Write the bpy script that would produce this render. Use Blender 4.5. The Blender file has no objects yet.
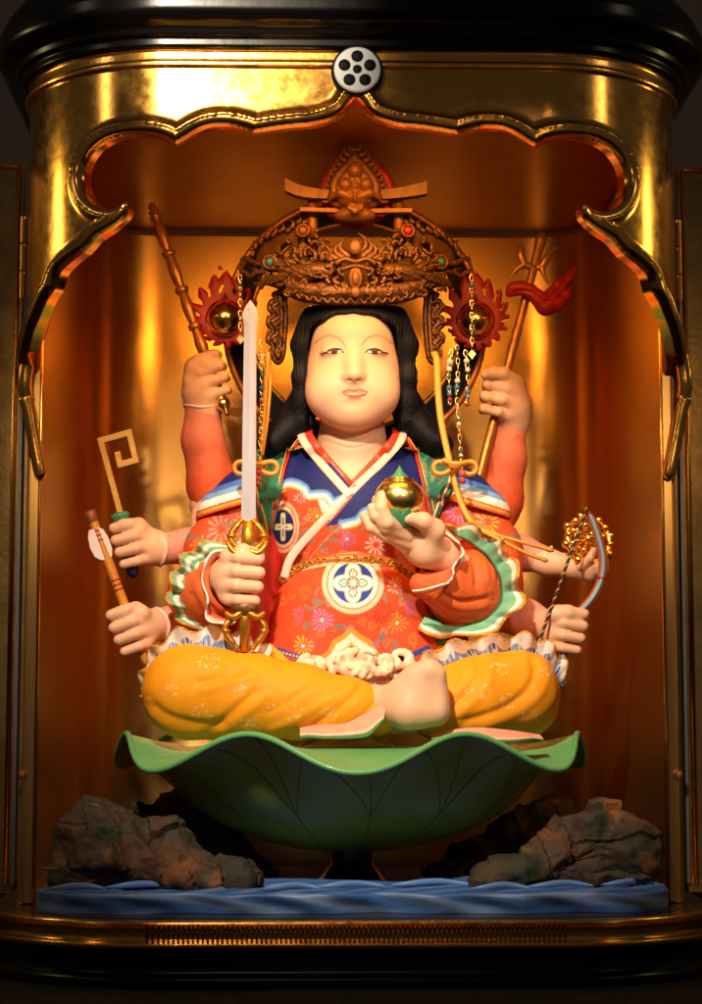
import bpy, bmesh, math, random
import numpy as np
from mathutils import Vector, Matrix
from mathutils.bvhtree import BVHTree

SC = bpy.context.scene
COL = SC.collection
rnd = random.Random(7)
R = math.radians

# ------------------------------------------------------------------ camera
IMG_W, IMG_H, FPX = 702.0, 1004.0, 2045.0
TILT, YAW = R(6.2), R(1.3)
CAM = np.array([-0.515, -20.5, 1.9])
_f = np.array([math.sin(YAW)*math.cos(TILT), math.cos(YAW)*math.cos(TILT), math.sin(TILT)])
_r = np.array([math.cos(YAW), -math.sin(YAW), 0.0])
_u = np.cross(_r, _f)
cd = bpy.data.cameras.new('camera'); cam = bpy.data.objects.new('camera', cd); COL.objects.link(cam)
cam.matrix_world = Matrix(((_r[0], _u[0], -_f[0], CAM[0]), (_r[1], _u[1], -_f[1], CAM[1]), (_r[2], _u[2], -_f[2], CAM[2]), (0, 0, 0, 1)))
cd.sensor_fit = 'VERTICAL'; cd.sensor_height = 24; cd.lens = 24*FPX/IMG_H
cd.clip_start = 0.5; cd.clip_end = 500
cd.dof.use_dof = True; cd.dof.focus_distance = 22.6; cd.dof.aperture_fstop = 0.55
SC.camera = cam

def W(px, py, y):
    "the point at depth y (metres behind the front of the shrine) that the photograph shows at px, py"
    a = (px-IMG_W/2)/FPX; b = (IMG_H/2-py)/FPX
    d = _f + a*_r + b*_u
    return CAM + d*((y-CAM[1])/d[1])
def PIX(P):
    P = np.atleast_2d(P)-CAM
    w = P@_f
    return np.stack([IMG_W/2+FPX*(P@_r)/w, IMG_H/2-FPX*(P@_u)/w], 1)
def S(y): return (y+20.5)/2045.0      # world length of one photo pixel at depth y

# ------------------------------------------------------------------ world, light, exposure
w = bpy.data.worlds.new('World'); SC.world = w; w.use_nodes = True
w.node_tree.nodes['Background'].inputs[0].default_value = (0.50, 0.44, 0.40, 1)
w.node_tree.nodes['Background'].inputs[1].default_value = 0.075
def aim(o, tgt):
    o.rotation_euler = (Vector(tgt)-o.location).to_track_quat('-Z', 'Y').to_euler()
def spot(name, loc, tgt, power, col, size, cone, blend):
    l = bpy.data.lights.new(name, 'SPOT'); l.energy = power; l.color = col
    l.shadow_soft_size = size; l.spot_size = R(cone); l.spot_blend = blend
    o = bpy.data.objects.new(name, l); COL.objects.link(o); o.location = loc; aim(o, tgt); return o
def area(name, loc, tgt, power, col, sx, sy):
    l = bpy.data.lights.new(name, 'AREA'); l.shape = 'RECTANGLE'; l.size = sx; l.size_y = sy
    l.energy = power; l.color = col
    o = bpy.data.objects.new(name, l); COL.objects.link(o); o.location = loc; aim(o, tgt); return o
spot('key_spotlight', (-3.0, -11.0, 12.6), (0.1, 2.4, 2.7), 17600, (1, 0.79, 0.60), 0.40, 31, 1.0)
spot('fill_spotlight', (5.0, -13.0, 11.0), (0.3, 3.3, 4.3), 6000, (1, 0.76, 0.56), 0.5, 17.5, 0.6)
spot('fascia_spotlight', (-3.35, -11.0, 11.2), (-1.3, 0, 9.1), 12000, (1, 0.84, 0.62), 0.45, 16, 0.9)
for sx, e in ((-1, 1.0), (1, .8)):
    area('side_lamp', (sx*15, -8.5, 13.2), (sx*3, 1, 6), 60*e, (1, 0.84, 0.62), 1.3, 1.3)
    area('corner_streak_fill', (sx*10.5, 1.9, 8.4), (sx*3.4, 1.2, 6.3), 85*e, (1, 0.80, 0.32), 0.8, 2.4)  # added unseen light that makes the yellow streaks on the fascia corners
for x, pw in ((-4.2, 430), (5.0, 430)):
    spot('wall_patch_fill', (x, -13.0, 6.6), (0.1, 3.0, 5.2), pw, (1, 0.66, 0.34), 0.35, 30, 0.6)  # added low orange fill for bright back-wall patches, crown and raised hands
area('shrine_lamp', (0, 0.5, 8.30), (0, 3.6, 5.2), 105, (1, 0.42, 0.07), 4.2, 0.25).data.spread = R(110)
SC.view_settings.view_transform = 'Standard'; SC.view_settings.look = 'None'
SC.view_settings.exposure = 0; SC.view_settings.gamma = 1
SC.cycles.max_bounces = 10; SC.cycles.glossy_bounces = 6; SC.cycles.diffuse_bounces = 4
SC.cycles.use_denoising = True
SC.cycles.sample_clamp_indirect = 6
SC.cycles.caustics_reflective = True; SC.cycles.blur_glossy = 0.6

# ------------------------------------------------------------------ materials
def srgb(r, g=None, b=None):
    if g is None: r, g, b = r
    f = lambda c: (c/255/12.92) if c/255 <= 0.04045 else ((c/255+0.055)/1.055)**2.4
    return (f(r), f(g), f(b))
MATS = {}
def mat(name, col=None, rough=0.5, metal=0.0, attr=False, vary=0.0, vscale=4.0, bump=0.0, bscale=20.0,
        coat=0.0, stretch=None, col2=None, rvary=0.0, sss=0.0, spec=0.5, detail=5.0):
    if name in MATS: return MATS[name]
    m = bpy.data.materials.new(name); m.use_nodes = True; MATS[name] = m
    nt = m.node_tree; N = nt.nodes; L = nt.links
    p = N['Principled BSDF']
    p.inputs['Roughness'].default_value = rough; p.inputs['Metallic'].default_value = metal
    p.inputs['Coat Weight'].default_value = coat; p.inputs['Coat Roughness'].default_value = 0.08
    p.inputs['Specular IOR Level'].default_value = spec
    if sss:
        p.inputs['Subsurface Weight'].default_value = sss; p.inputs['Subsurface Radius'].default_value = (0.06, 0.03, 0.015)
        p.inputs['Subsurface Scale'].default_value = 1.0
    tc = N.new('ShaderNodeTexCoord'); mp = N.new('ShaderNodeMapping'); L.new(tc.outputs['Object'], mp.inputs[0])
    if stretch: mp.inputs['Scale'].default_value = stretch
    def noise(s, d=None):
        n = N.new('ShaderNodeTexNoise'); n.inputs['Scale'].default_value = s; n.inputs['Detail'].default_value = detail if d is None else d
        n.inputs['Roughness'].default_value = 0.6
        L.new(mp.outputs[0], n.inputs['Vector']); return n
    src = None
    if attr:
        a = N.new('ShaderNodeAttribute'); a.attribute_name = 'Col'; src = a.outputs['Color']
    if vary or col2:
        n = noise(vscale)
        rp = N.new('ShaderNodeValToRGB'); L.new(n.outputs['Fac'], rp.inputs[0])
        rp.color_ramp.elements[0].position = 0.36; rp.color_ramp.elements[1].position = 0.64
        if src is not None:
            rp.color_ramp.elements[0].color = (1-vary,)*3+(1,); rp.color_ramp.elements[1].color = (1, 1, 1, 1)
            mx = N.new('ShaderNodeMix'); mx.data_type = 'RGBA'; mx.blend_type = 'MULTIPLY'; mx.inputs[0].default_value = 1
            L.new(src, mx.inputs[6]); L.new(rp.outputs[0], mx.inputs[7]); src = mx.outputs[2]
        else:
            c2 = col2 if col2 else tuple(c*(1-vary) for c in col)
            rp.color_ramp.elements[0].color = tuple(c2)+(1,); rp.color_ramp.elements[1].color = tuple(col)+(1,)
            src = rp.outputs[0]
    if src is not None: L.new(src, p.inputs['Base Color'])
    else: p.inputs['Base Color'].default_value = tuple(col)+(1,)
    if rvary:
        n = noise(vscale*2.3)
        mr = N.new('ShaderNodeMapRange'); mr.inputs['From Min'].default_value = 0.3; mr.inputs['From Max'].default_value = 0.7
        mr.inputs['To Min'].default_value = max(0.02, rough-rvary); mr.inputs['To Max'].default_value = rough+rvary
        L.new(n.outputs['Fac'], mr.inputs['Value']); L.new(mr.outputs[0], p.inputs['Roughness'])
    if bump:
        n = noise(bscale); b = N.new('ShaderNodeBump'); b.inputs['Strength'].default_value = 1; b.inputs['Distance'].default_value = bump
        L.new(n.outputs['Fac'], b.inputs['Height']); L.new(b.outputs[0], p.inputs['Normal'])
    return m

GOLD = (0.95, 0.47, 0.095)
mat('gold_leaf', GOLD, 0.19, 1, vary=0.14, vscale=3.2, bump=0.0018, bscale=3.6, rvary=0.06, detail=9)
mat('gold_wall', (0.86, 0.51, 0.16), 0.27, 1, bump=0.006, bscale=1.0, stretch=(1, 1, 0.10), detail=0)
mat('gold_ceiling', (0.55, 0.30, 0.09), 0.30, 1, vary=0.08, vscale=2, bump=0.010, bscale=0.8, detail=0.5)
mat('gold_trim', GOLD, 0.22, 1, bump=0.004, bscale=9)
mat('gold_jewel', (1.0, 0.66, 0.18), 0.2, 1, bump=0.003, bscale=7)
mat('gold_paint', srgb(205, 145, 45), 0.38, 0.75, bump=0.004, bscale=14, vary=0.2, vscale=12)
mat('gold_ribbon', srgb(222, 160, 60), 0.42, 0.45, bump=0.004, bscale=30)
mat('carved_crown', srgb(118, 74, 28), 0.42, 0.5, vary=0.35, vscale=9, bump=0.008, bscale=22)
mat('carved_pale', srgb(150, 92, 40), 0.5, 0.35, vary=0.2, vscale=9, bump=0.006, bscale=22)
mat('matte_black', (0.008, 0.007, 0.007), 0.7, spec=.15)
mat('lacquer_black', (0.004, 0.003, 0.003), 0.24, 0, coat=0, spec=.25, bump=0.0015, bscale=6)
mat('lacquer_dark', (0.02, 0.012, 0.008), 0.30, 0, coat=0.3)
mat('copper_rim', srgb(196, 118, 50), .4, .5, vary=.2, vscale=7)
mat('door_gold', (0.62, 0.36, 0.12), 0.34, 0.9, vary=0.35, vscale=3, bump=0.004, bscale=12)
mat('door_edge', (0.35, 0.30, 0.28), 0.35, 0.6, vary=0.2)
mat('backdrop', (0.30, 0.22, 0.18), 0.9)
mat('cloth_dark', (0.020, 0.012, 0.009), 0.85, vary=0.5, vscale=7, bump=0.02, bscale=40)
mat('enamel_white', (0.92, 0.92, 0.94), 0.4)
mat('enamel_black', (0.006, 0.006, 0.008), 0.6, spec=.2)

# ------------------------------------------------------------------ object helpers
def link(name, me, m=None, parent=None, smooth=True):
    if isinstance(me, bmesh.types.BMesh):
        b = me; me = bpy.data.meshes.new(name); b.to_mesh(me); b.free()
    o = bpy.data.objects.new(name, me); COL.objects.link(o)
    if m is not None: me.materials.append(MATS[m] if isinstance(m, str) else m)
    if smooth and len(me.polygons): me.polygons.foreach_set('use_smooth', [True]*len(me.polygons))
    if parent is not None: o.parent = parent; o.matrix_parent_inverse = PINV[parent.name] if parent.name in PINV else Matrix()
    return o
PINV = {}
def thing(name, label, cat, loc, group=None):
    o = bpy.data.objects.new(name, None); COL.objects.link(o); o.location = Vector(loc); o.empty_display_size = 0.2
    o['label'] = label; o['category'] = cat
    if group: o['group'] = group
    PINV[o.name] = Matrix.Translation(-Vector(loc))
    return o
def tag(o, label, cat, group=None, kind=None):
    o['label'] = label; o['category'] = cat
    if group: o['group'] = group
    if kind: o['kind'] = kind
    return o
def structure(o): o['kind'] = 'structure'; return o
def lbl(o, t): o['label'] = t; return o
def mesh_np(name, v, f, loops=4):
    me = bpy.data.meshes.new(name); v = np.asarray(v, np.float32); f = np.asarray(f, np.int32)
    me.vertices.add(len(v)); me.vertices.foreach_set('co', v.ravel())
    me.loops.add(f.size); me.loops.foreach_set('vertex_index', f.ravel())
    me.polygons.add(len(f)); me.polygons.foreach_set('loop_start', np.arange(0, f.size, f.shape[1], dtype=np.int32))
    me.polygons.foreach_set('loop_total', np.full(len(f), f.shape[1], np.int32))
    me.update(calc_edges=True); me.validate(); return me
def setcol(me, c):
    a = me.color_attributes.new('Col', 'FLOAT_COLOR', 'POINT')
    c = np.concatenate([c, np.ones((len(c), 1))], 1).astype(np.float32)
    a.data.foreach_set('color', c.ravel())
def crom(P, n, closed=False):
    "catmull-rom resample: n samples through control points P (k,d)"
    P = np.asarray(P, float); k = len(P)
    if closed: Q = np.vstack([P[-1], P, P[0], P[1]]); seg = k
    else: Q = np.vstack([2*P[0]-P[1], P, 2*P[-1]-P[-2]]); seg = k-1
    t = np.linspace(0, seg, n, endpoint=not closed); i = np.minimum(t.astype(int), seg-1); u = (t-i)[:, None]
    p0, p1, p2, p3 = Q[i], Q[i+1], Q[i+2], Q[i+3]
    return 0.5*((2*p1)+(-p0+p2)*u+(2*p0-5*p1+4*p2-p3)*u**2+(-p0+3*p1-3*p2+p3)*u**3)
def tube_data(path, rad, seg=10, flat=None, closed=False, cap=True, up=None):
    "tube along path (n,3), rad (n,) ; flat = ratio of the second axis"
    P = np.asarray(path, float); n = len(P); rad = np.broadcast_to(np.asarray(rad, float), (n,))
    if closed: T = np.roll(P, -1, 0)-np.roll(P, 1, 0)
    else: T = np.gradient(P, axis=0)
    T /= np.linalg.norm(T, axis=1)[:, None]+1e-12
    upv = np.array(up if up is not None else (0, 1, 0.0)); 
    A = np.cross(T, upv); bad = np.linalg.norm(A, axis=1) < 1e-3
    A[bad] = np.cross(T[bad], (1, 0, 0.0)); A /= np.linalg.norm(A, axis=1)[:, None]
    B = np.cross(A, T)
    th = np.linspace(0, 2*math.pi, seg, endpoint=False); fl = 1 if flat is None else flat
    V = P[:, None]+rad[:, None, None]*(np.cos(th)[None, :, None]*A[:, None]+fl*np.sin(th)[None, :, None]*B[:, None])
    V = V.reshape(-1, 3); F = []
    m = n if closed else n-1
    i = np.arange(m)[:, None]; j = np.arange(seg)[None]
    i2 = (i+1) % n; j2 = (j+1) % seg
    F = np.stack([i*seg+j, i*seg+j2, i2*seg+j2, i2*seg+j], -1).reshape(-1, 4)
    V = [V]; F = [F]
    if cap and not closed:
        V.append(P[[0, -1]]); b = n*seg
        j = np.arange(seg); F.append(np.stack([0*j+b, (j+1) % seg, j, 0*j+b], 1)); e = (n-1)*seg
        F.append(np.stack([0*j+b+1, e+j, e+(j+1) % seg, 0*j+b+1], 1))
    return np.vstack(V), np.vstack(F)
class MB:
    "collects pieces of ONE part"
    def __init__(s): s.v = []; s.f = []; s.n = 0
    def add(s, v, f):
        v = np.asarray(v, float); f = np.asarray(f, int)
        if f.shape[1] == 3: f = np.hstack([f, f[:, :1]])
        s.v.append(v); s.f.append(f+s.n); s.n += len(v); return s
    def tube(s, path, rad, **k): return s.add(*tube_data(path, rad, **k))
    def lathe(s, prof, c, axis=(0, 0, 1), seg=32):
        "prof list of (radius, height)"
        a = np.array(axis, float); a /= np.linalg.norm(a)
        u = np.cross(a, (0, 1, 0)) if abs(a[1]) < 0.9 else np.cross(a, (1, 0, 0)); u /= np.linalg.norm(u); v = np.cross(a, u)
        prof = np.array(prof, float); n = len(prof)
        th = np.linspace(0, 2*math.pi, seg, endpoint=False)
        P = np.array(c)+prof[:, 1][:, None, None]*a+prof[:, 0][:, None, None]*(np.cos(th)[None, :, None]*u+np.sin(th)[None, :, None]*v)
        i = np.arange(n-1)[:, None]; j = np.arange(seg)[None]; j2 = (j+1) % seg
        return s.add(P.reshape(-1, 3), np.stack([i*seg+j, i*seg+j2, (i+1)*seg+j2, (i+1)*seg+j], -1).reshape(-1, 4))
    def ball(s, c, r, seg=14, sc=(1, 1, 1)):
        t = np.linspace(0, math.pi, seg//2+2)
        v, f = MB().lathe([(r*math.sin(a)+1e-5, -r*math.cos(a)) for a in t], (0, 0, 0), seg=seg).raw()
        return s.add(v*np.array(sc)+np.array(c), f)
    def box(s, c, d, rot=None):
        v = np.array([(x, y, z) for x in (-1, 1) for y in (-1, 1) for z in (-1, 1)], float)*np.array(d)/2
        if rot is not None: v = v@np.array(rot).T
        return s.add(v+np.array(c), [(0, 1, 3, 2), (4, 6, 7, 5), (0, 4, 5, 1), (2, 3, 7, 6), (0, 2, 6, 4), (1, 5, 7, 3)])
    def prism(s, pts, thick, direc=(0, 1, 0)):
        "flat outline (n,3) given thickness along direc, triangulated"
        P = np.asarray(pts, float); n = len(P); d = np.array(direc, float)*thick
        from mathutils.geometry import tessellate_polygon
        tr = tessellate_polygon([[Vector(p) for p in P]])
        V = np.vstack([P, P+d]); F = []
        for a, b, c in tr: F.append((a, b, c, a)); F.append((c+n, b+n, a+n, c+n))
        for i in range(n): j = (i+1) % n; F.append((i, j, j+n, i+n))
        return s.add(V, F)
    def raw(s): return np.vstack(s.v), np.vstack(s.f)
    def build(s, name, m, parent=None, smooth=True, bevel=None, sharp=None):
        v, f = s.raw()
        me = bpy.data.meshes.new(name)
        fl = [tuple(dict.fromkeys(q)) for q in f.tolist()]
        me.from_pydata(v.tolist(), [], [q for q in fl if len(q) > 2]); me.update(); me.validate()
        b = bmesh.new(); b.from_mesh(me); bmesh.ops.remove_doubles(b, verts=b.verts, dist=1e-5); bmesh.ops.recalc_face_normals(b, faces=b.faces); b.to_mesh(me); b.free()
        o = link(name, me, m, parent, smooth)
        if sharp: 
            me.set_sharp_from_angle(angle=R(sharp))
        if bevel:
            bv = o.modifiers.new('bevel', 'BEVEL'); bv.width = bevel; bv.segments = 3; bv.limit_method = 'ANGLE'; bv.angle_limit = R(35)
        return o
def wp(*pts):
    "list of (px,py,y) -> world points"
    return np.array([W(*p) for p in pts])
def grid_mesh(G):
    "G (n,m,3) -> verts, quads"
    n, m, _ = G.shape; i = np.arange(n-1)[:, None]; j = np.arange(m-1)[None]
    return G.reshape(-1, 3), np.stack([i*m+j, (i+1)*m+j, (i+1)*m+j+1, i*m+j+1], -1).reshape(-1, 4)
# ------------------------------------------------------------------ the shrine
PA, PR = 1.9, 1.65                       # flat half front, corner radius
UARC = PR*math.pi/2; UQ = PA+UARC
def plan(u, off=0.0):
    "plan curve of the shrine front at signed arc length u, moved outward by off"
    u = np.asarray(u, float); s = np.sign(u); a = np.abs(u)
    th = np.clip((a-PA)/PR, 0, math.pi/2)
    nx, ny = np.sin(th), -np.cos(th)
    x = np.minimum(a, PA)+PR*np.sin(th); y = PR*(1-np.cos(th))+np.maximum(a-UQ, 0)
    return s*(x+off*nx), y+off*ny
def sweep(name, prof, m, parent, umax, n=160, closed_prof=False, sharp=35):
    "prof: (offset, z) list swept along the plan"
    us = np.linspace(-umax, umax, n); us = np.unique(np.concatenate([us, [-PA, PA, -UQ, UQ]]))
    G = np.zeros((len(us), len(prof), 3))
    for j, (o, z) in enumerate(prof):
        x, y = plan(us, o); G[:, j, 0] = x; G[:, j, 1] = y; G[:, j, 2] = z
    v, f = grid_mesh(G)
    return MB().add(v, f).build(name, m, parent, sharp=sharp)
def rnd_prof(pts, n=5, r=0.25):
    "rounds the corners of a profile"
    P = np.array(pts, float); out = [P[0]]
    for i in range(1, len(P)-1):
        a = P[i]+(P[i-1]-P[i])*r; b = P[i]+(P[i+1]-P[i])*r
        for t in np.linspace(0, 1, n): out.append((1-t)**2*a+2*t*(1-t)*P[i]+t*t*b)
    out.append(P[-1]); return [tuple(p) for p in out]

tb = MB(); tb.box((0, 4, -1.15), (40, 26, 1.0)); structure(tb.build('table', 'cloth_dark', smooth=False))
wl = MB(); wl.box((0, 14, 8), (60, 0.3, 40)); structure(wl.build('wall', 'backdrop', smooth=False))

shrine = thing('altar_shrine', 'gilded altar cabinet with black lacquer eaves and scalloped gold arch around the seated statue', 'shrine', (0, 3.3, 0))
ZC = 8.55
# roof and its mouldings
sweep('cornice', rnd_prof([(-.02, 8.62), (.055, 8.63), (.06, 8.68), (.01, 8.70), (.012, 8.80), (.05, 8.82)]), 'gold_trim', shrine, 8.5)
sweep('roof', rnd_prof([(.05, 8.80), (.10, 8.83), (.10, 8.91), (.16, 8.93), (.18, 9.0), (.30, 9.04), (.37, 9.12), (.38, 9.30), (.30, 9.36), (.30, 9.46), (.12, 9.7), (-1.2, 9.9)]), 'lacquer_black', shrine, 8.5)
# base
BO = 0.32
base = sweep('base', rnd_prof([(-1.2, -0.012), (BO-.10, -0.012), (BO-.06, 0.0), (BO-.01, 0.0), (BO+.01, -.03), (BO-.03, -.06), (BO-.05, -.075), (BO-.05, -.19), (BO-.02, -.20), (BO+.03, -.215), (BO+.03, -.26), (BO, -.28)], r=.3), 'gold_leaf', shrine, 8.3)
sweep('plinth', rnd_prof([(BO-.02, -.275), (BO-.10, -.29), (BO-.10, -.50), (BO-.02, -.56), (BO-.02, -.65)]), 'lacquer_black', shrine, 8.3)
lt = MB()
for u in np.arange(-2.02, 2.02, 0.0475):
    x, y = plan(u, BO-.045); 
    lt.tube([(float(x), float(y), -.078), (float(x), float(y)-.012, -.10), (float(x), float(y)-.012, -.165), (float(x), float(y), -.19)], [.008, .013, .013, .008], seg=6)
lt.build('lattice', 'carved_crown', base)
# floor, ceiling, walls
_uu = np.linspace(-UQ-5, UQ+5, 120); _x, _y = plan(_uu, -.02)
fl = MB(); fl.prism(np.c_[_x, _y, np.full(120, -.045)], .04, (0, 0, 1)); fl.build('floor_board', 'lacquer_dark', shrine, False)
st = MB(); st.box((0, 4.6, .04), (5.2, 3.2, .10)); st.build('floor_step', 'lacquer_dark', shrine, False, bevel=.02)
IW = 3.40; IR = 0.95; YB = 6.75
def inner(s):
    "interior plan from the front left, round the back, to the front right; s 0..1"
    P = [(-IW, 1.6), (-IW, YB-IR)]
    P += [(-IW+IR*(1-math.cos(t)), YB-IR+IR*math.sin(t)) for t in np.linspace(0, math.pi/2, 24)[1:]]
    P += [(IW-IR*(1-math.cos(t)), YB-IR+IR*math.sin(t)) for t in np.linspace(math.pi/2, 0, 24)]
    P += [(IW, 1.6)]
    return np.array(P)
Pi = inner(0)
d = np.r_[0, np.cumsum(np.linalg.norm(np.diff(Pi, axis=0), axis=1))]
ss = np.linspace(0, d[-1], 200); Pi = np.stack([np.interp(ss, d, Pi[:, 0]), np.interp(ss, d, Pi[:, 1])], 1)
zs = np.linspace(-.02, ZC, 20)
G = np.zeros((200, 20, 3)); G[:, :, :2] = Pi[:, None]; G[:, :, 2] = zs
G2 = G.copy(); cen = np.array([0, 4.0]); G2[:, :, :2] = cen+(G[:, :, :2]-cen)*1.03
v, f = grid_mesh(G); v2, f2 = grid_mesh(G2); MB().add(v, f).add(v2, f2).build('inner_wall', 'gold_wall', shrine)
_uu = np.linspace(-UQ-5, UQ+5, 120); _x, _y = plan(_uu, -.10); _o = np.c_[_x, _y, np.full(120, ZC)]
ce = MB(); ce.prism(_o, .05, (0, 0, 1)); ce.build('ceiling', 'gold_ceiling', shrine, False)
cm = MB(); Pq = Pi[22:-22]; cm.tube(np.c_[Pq, np.full(len(Pq), ZC-.03)], .035, seg=8); cm.build('ceiling_moulding', 'carved_pale', shrine)
for s in (-1, 1):
    b = MB(); b.box((s*3.46, 1.70, 4.1), (.15, .16, 8.2)); b.build('post', 'gold_wall', shrine, False, bevel=.02)
    b = MB(); b.tube([(s*3.385, 1.60, 0), (s*3.385, 1.60, 8.5)], .022, seg=8); b.build('post_bead', 'gold_trim', shrine)
    b = MB(); b.box((s*3.53, 4.4, 4.28), (.10, 5.3, 8.6)); b.build('side_panel', 'door_gold', shrine, False)
    # door, swung fully open
    dr = MB(); dr.box((s*4.46, 1.80, 4.10), (1.66, .10, 8.0)); dr = dr.build('door', 'door_gold', shrine, False, bevel=.012)
    e = MB(); e.tube([(s*3.70, 1.735, .2), (s*3.70, 1.735, 8.06)], .03, seg=8); e.tube([(s*3.70, 1.735, 8.06), (s*5.2, 1.735, 8.06)], .03, seg=8); e.build('door_frame', 'gold_trim', dr)
    e = MB(); e.box((s*3.625, 1.78, 3.0), (.035, .12, 5.6)); e.build('door_edge', 'door_edge', dr, False)
    h = MB()
    for k in range(3): h.tube([(s*3.625, 1.66, 6.55+k*.31), (s*3.625, 1.66, 6.84+k*.31)], .035, seg=12)
    h.build('hinge', 'gold_trim', shrine, sharp=30)
    kn = MB(); c = W(22 if s < 0 else 679, 774, 1.55); kn.tube([c+(0, .06, 0), c, c+(0, -.02, -.02), c+(0, -.03, -.06)], [.03, .045, .035, .012], seg=10); kn.build('door_stud', 'carved_pale', shrine)

# scalloped gold fascia over the opening
us = np.linspace(-8, 0, 8001)
pxp, pyp = plan(us)
def on_plan(px, py, back=False):
    a = (px-IMG_W/2)/FPX; b = (IMG_H/2-py)/FPX; dd = _f+a*_r+b*_u
    c = (pxp-CAM[0])*dd[1]-(pyp-CAM[1])*dd[0]
    k = np.nonzero(np.diff(np.sign(c)))[0]
    if len(k) == 0: i = int(np.argmin(np.abs(c)/(1+0*c)))
    else: i = k[-1] if not back else k[0]
    t = (pyp[i]-CAM[1])/dd[1]
    return us[i], CAM[2]+dd[2]*t
edge = [ # inner edge of the opening, left half, from the centre cusp outward; 'c' ends a smooth run
 [(355.5, 97), (350, 105), (343, 114), (330, 121), (312, 126), (295, 127.5), (275, 130), (255, 133.5)],
 [(255, 133.5), (245, 130), (230, 127), (212, 127.5), (198, 132), (187, 138.5), (176, 145.5)],
 [(176, 145.5), (166, 139), (150, 135.5), (133, 135.5), (115, 139), (99, 148), (88, 162), (84, 178), (88, 194), (99, 205), (111, 208.5), (120, 206), (126, 201), (131, 202.5)],
 [(131, 202.5), (130, 213), (122, 223), (111, 231), (98, 239), (86, 252)],
 [(86, 252), (72, 262), (61, 273), (55, 290)],
 [(55, 290), (47, 302), (40, 318), (33, 335), (29, 352)]]
E = []
for run in edge:
    q = np.array([on_plan(*p) for p in run]); q = crom(q, 5*len(run))
    E.append(q if not E else q[1:])
E = np.vstack(E); E[0, 0] = 0
E = E[(E[:, 0] > -UQ-.02)]; E = np.vstack([E, [-UQ-.3, E[-1, 1]-.25]])
Efull = np.vstack([E[::-1], E[1:]*[-1, 1]])          # left to right
poly = np.vstack([Efull, [[UQ+.3, 3], [-UQ-.3, 3]]])
def seg_dist(P, A, B):
    "distance from points P(n,2) to segments A->B (m,2)"
    out = np.full(len(P), 1e9)
    for a, b in zip(A, B):
        ab = b-a; L2 = ab@ab+1e-12; t = np.clip(((P-a)@ab)/L2, 0, 1)
        out = np.minimum(out, np.linalg.norm(P-a-t[:, None]*ab, axis=1))
    return out
def inside(P, poly):
    c = np.zeros(len(P), bool); x, y = P[:, 0], P[:, 1]
    for a, b in zip(poly, np.roll(poly, -1, 0)):
        if a[1] == b[1]: continue
        k = ((a[1] > y) != (b[1] > y)) & (x < (b[0]-a[0])*(y-a[1])/(b[1]-a[1])+a[0]); c ^= k
    return c
st_ = 0.0125
gu = np.arange(-UQ-.06, UQ+.07, st_); gz = np.arange(5.4, 8.66, st_)
UU, ZZ = np.meshgrid(gu, gz, indexing='ij'); PP = np.c_[UU.ravel(), ZZ.ravel()]
dist = seg_dist(PP, Efull[:-1], Efull[1:]); dist[inside(PP, poly)] *= -1
D2 = dist.reshape(UU.shape)
gx_, gz_ = np.gradient(D2, st_)
keep = (D2 > 0)
cell = keep[:-1, :-1] & keep[1:, :-1] & keep[:-1, 1:] & keep[1:, 1:]
used = np.zeros_like(keep); 
for a in (0, 1):
    for b in (0, 1): used[a:used.shape[0]-1+a, b:used.shape[1]-1+b] |= cell
snap = used & (D2 < st_*1.5)
nb = np.zeros_like(keep, int)
for a in (0, 1):
    for b in (0, 1): nb[a:nb.shape[0]-1+a, b:nb.shape[1]-1+b] += cell
bd = used & (nb < 4) & (D2 < st_*2.2)
UU2 = UU-np.where(bd, gx_*D2, 0); ZZ2 = ZZ-np.where(bd, gz_*D2, 0); D3 = np.where(bd, 0, D2)
def prof_h(d):
    t = np.clip((d-.085)/.085, -1, 1); h = .10*np.sqrt(1-t*t)
    return h+.016*(1-np.clip((d-.17)/.07, 0, 1))**2*(d > .1)
idx = -np.ones(keep.shape, int); idx[used] = np.arange(used.sum())
uu, zz, hh = UU2[used], ZZ2[used], prof_h(D3[used])
_ci, _cj = np.nonzero(cell); _F = np.stack([idx[_ci, _cj], idx[_ci+1, _cj], idx[_ci+1, _cj+1], idx[_ci, _cj+1]], 1)
_e = {(p, q) for a, b in ((0, 1), (1, 2), (2, 3), (3, 0)) for p, q in _F[:, [a, b]].tolist()}
_b = np.array([(p, q) for (p, q) in _e if (q, p) not in _e]); _dg = np.bincount(_b.ravel(), minlength=len(uu)); _on = (_dg == 2) & (np.abs(uu) < UQ-.02) & (zz < 8.6)
for _ in range(16):
    for arr in (uu, zz):
        sm = (np.bincount(_b[:, 0], arr[_b[:, 1]], len(arr))+np.bincount(_b[:, 1], arr[_b[:, 0]], len(arr)))/np.maximum(_dg, 1)
        arr[_on] = .5*arr[_on]+.5*sm[_on]
x, y = plan(uu, 0); xn, yn = plan(uu, 1); 
front = np.c_[x+(xn-x)*hh, y+(yn-y)*hh, zz]; back = np.c_[x-(xn-x)*.11, y-(yn-y)*.11, zz]
ci, cj = np.nonzero(cell)
F = np.stack([idx[ci, cj], idx[ci+1, cj], idx[ci+1, cj+1], idx[ci, cj+1]], 1)
n0 = len(front)
ed = {}
for a, b in ((0, 1), (1, 2), (2, 3), (3, 0)):
    for p, q in F[:, [a, b]].tolist():
        ed[(p, q)] = 1
bed = np.array([(p, q) for (p, q) in ed if (q, p) not in ed])
V = np.vstack([front, back, front, back]); FB = F[:, ::-1]+n0
FR = np.stack([bed[:, 1]+2*n0, bed[:, 0]+2*n0, bed[:, 0]+3*n0, bed[:, 1]+3*n0], 1)
me = mesh_np('fascia', V, np.vstack([F, FB, FR])); fascia = link('fascia', me, 'gold_leaf', shrine)
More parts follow.
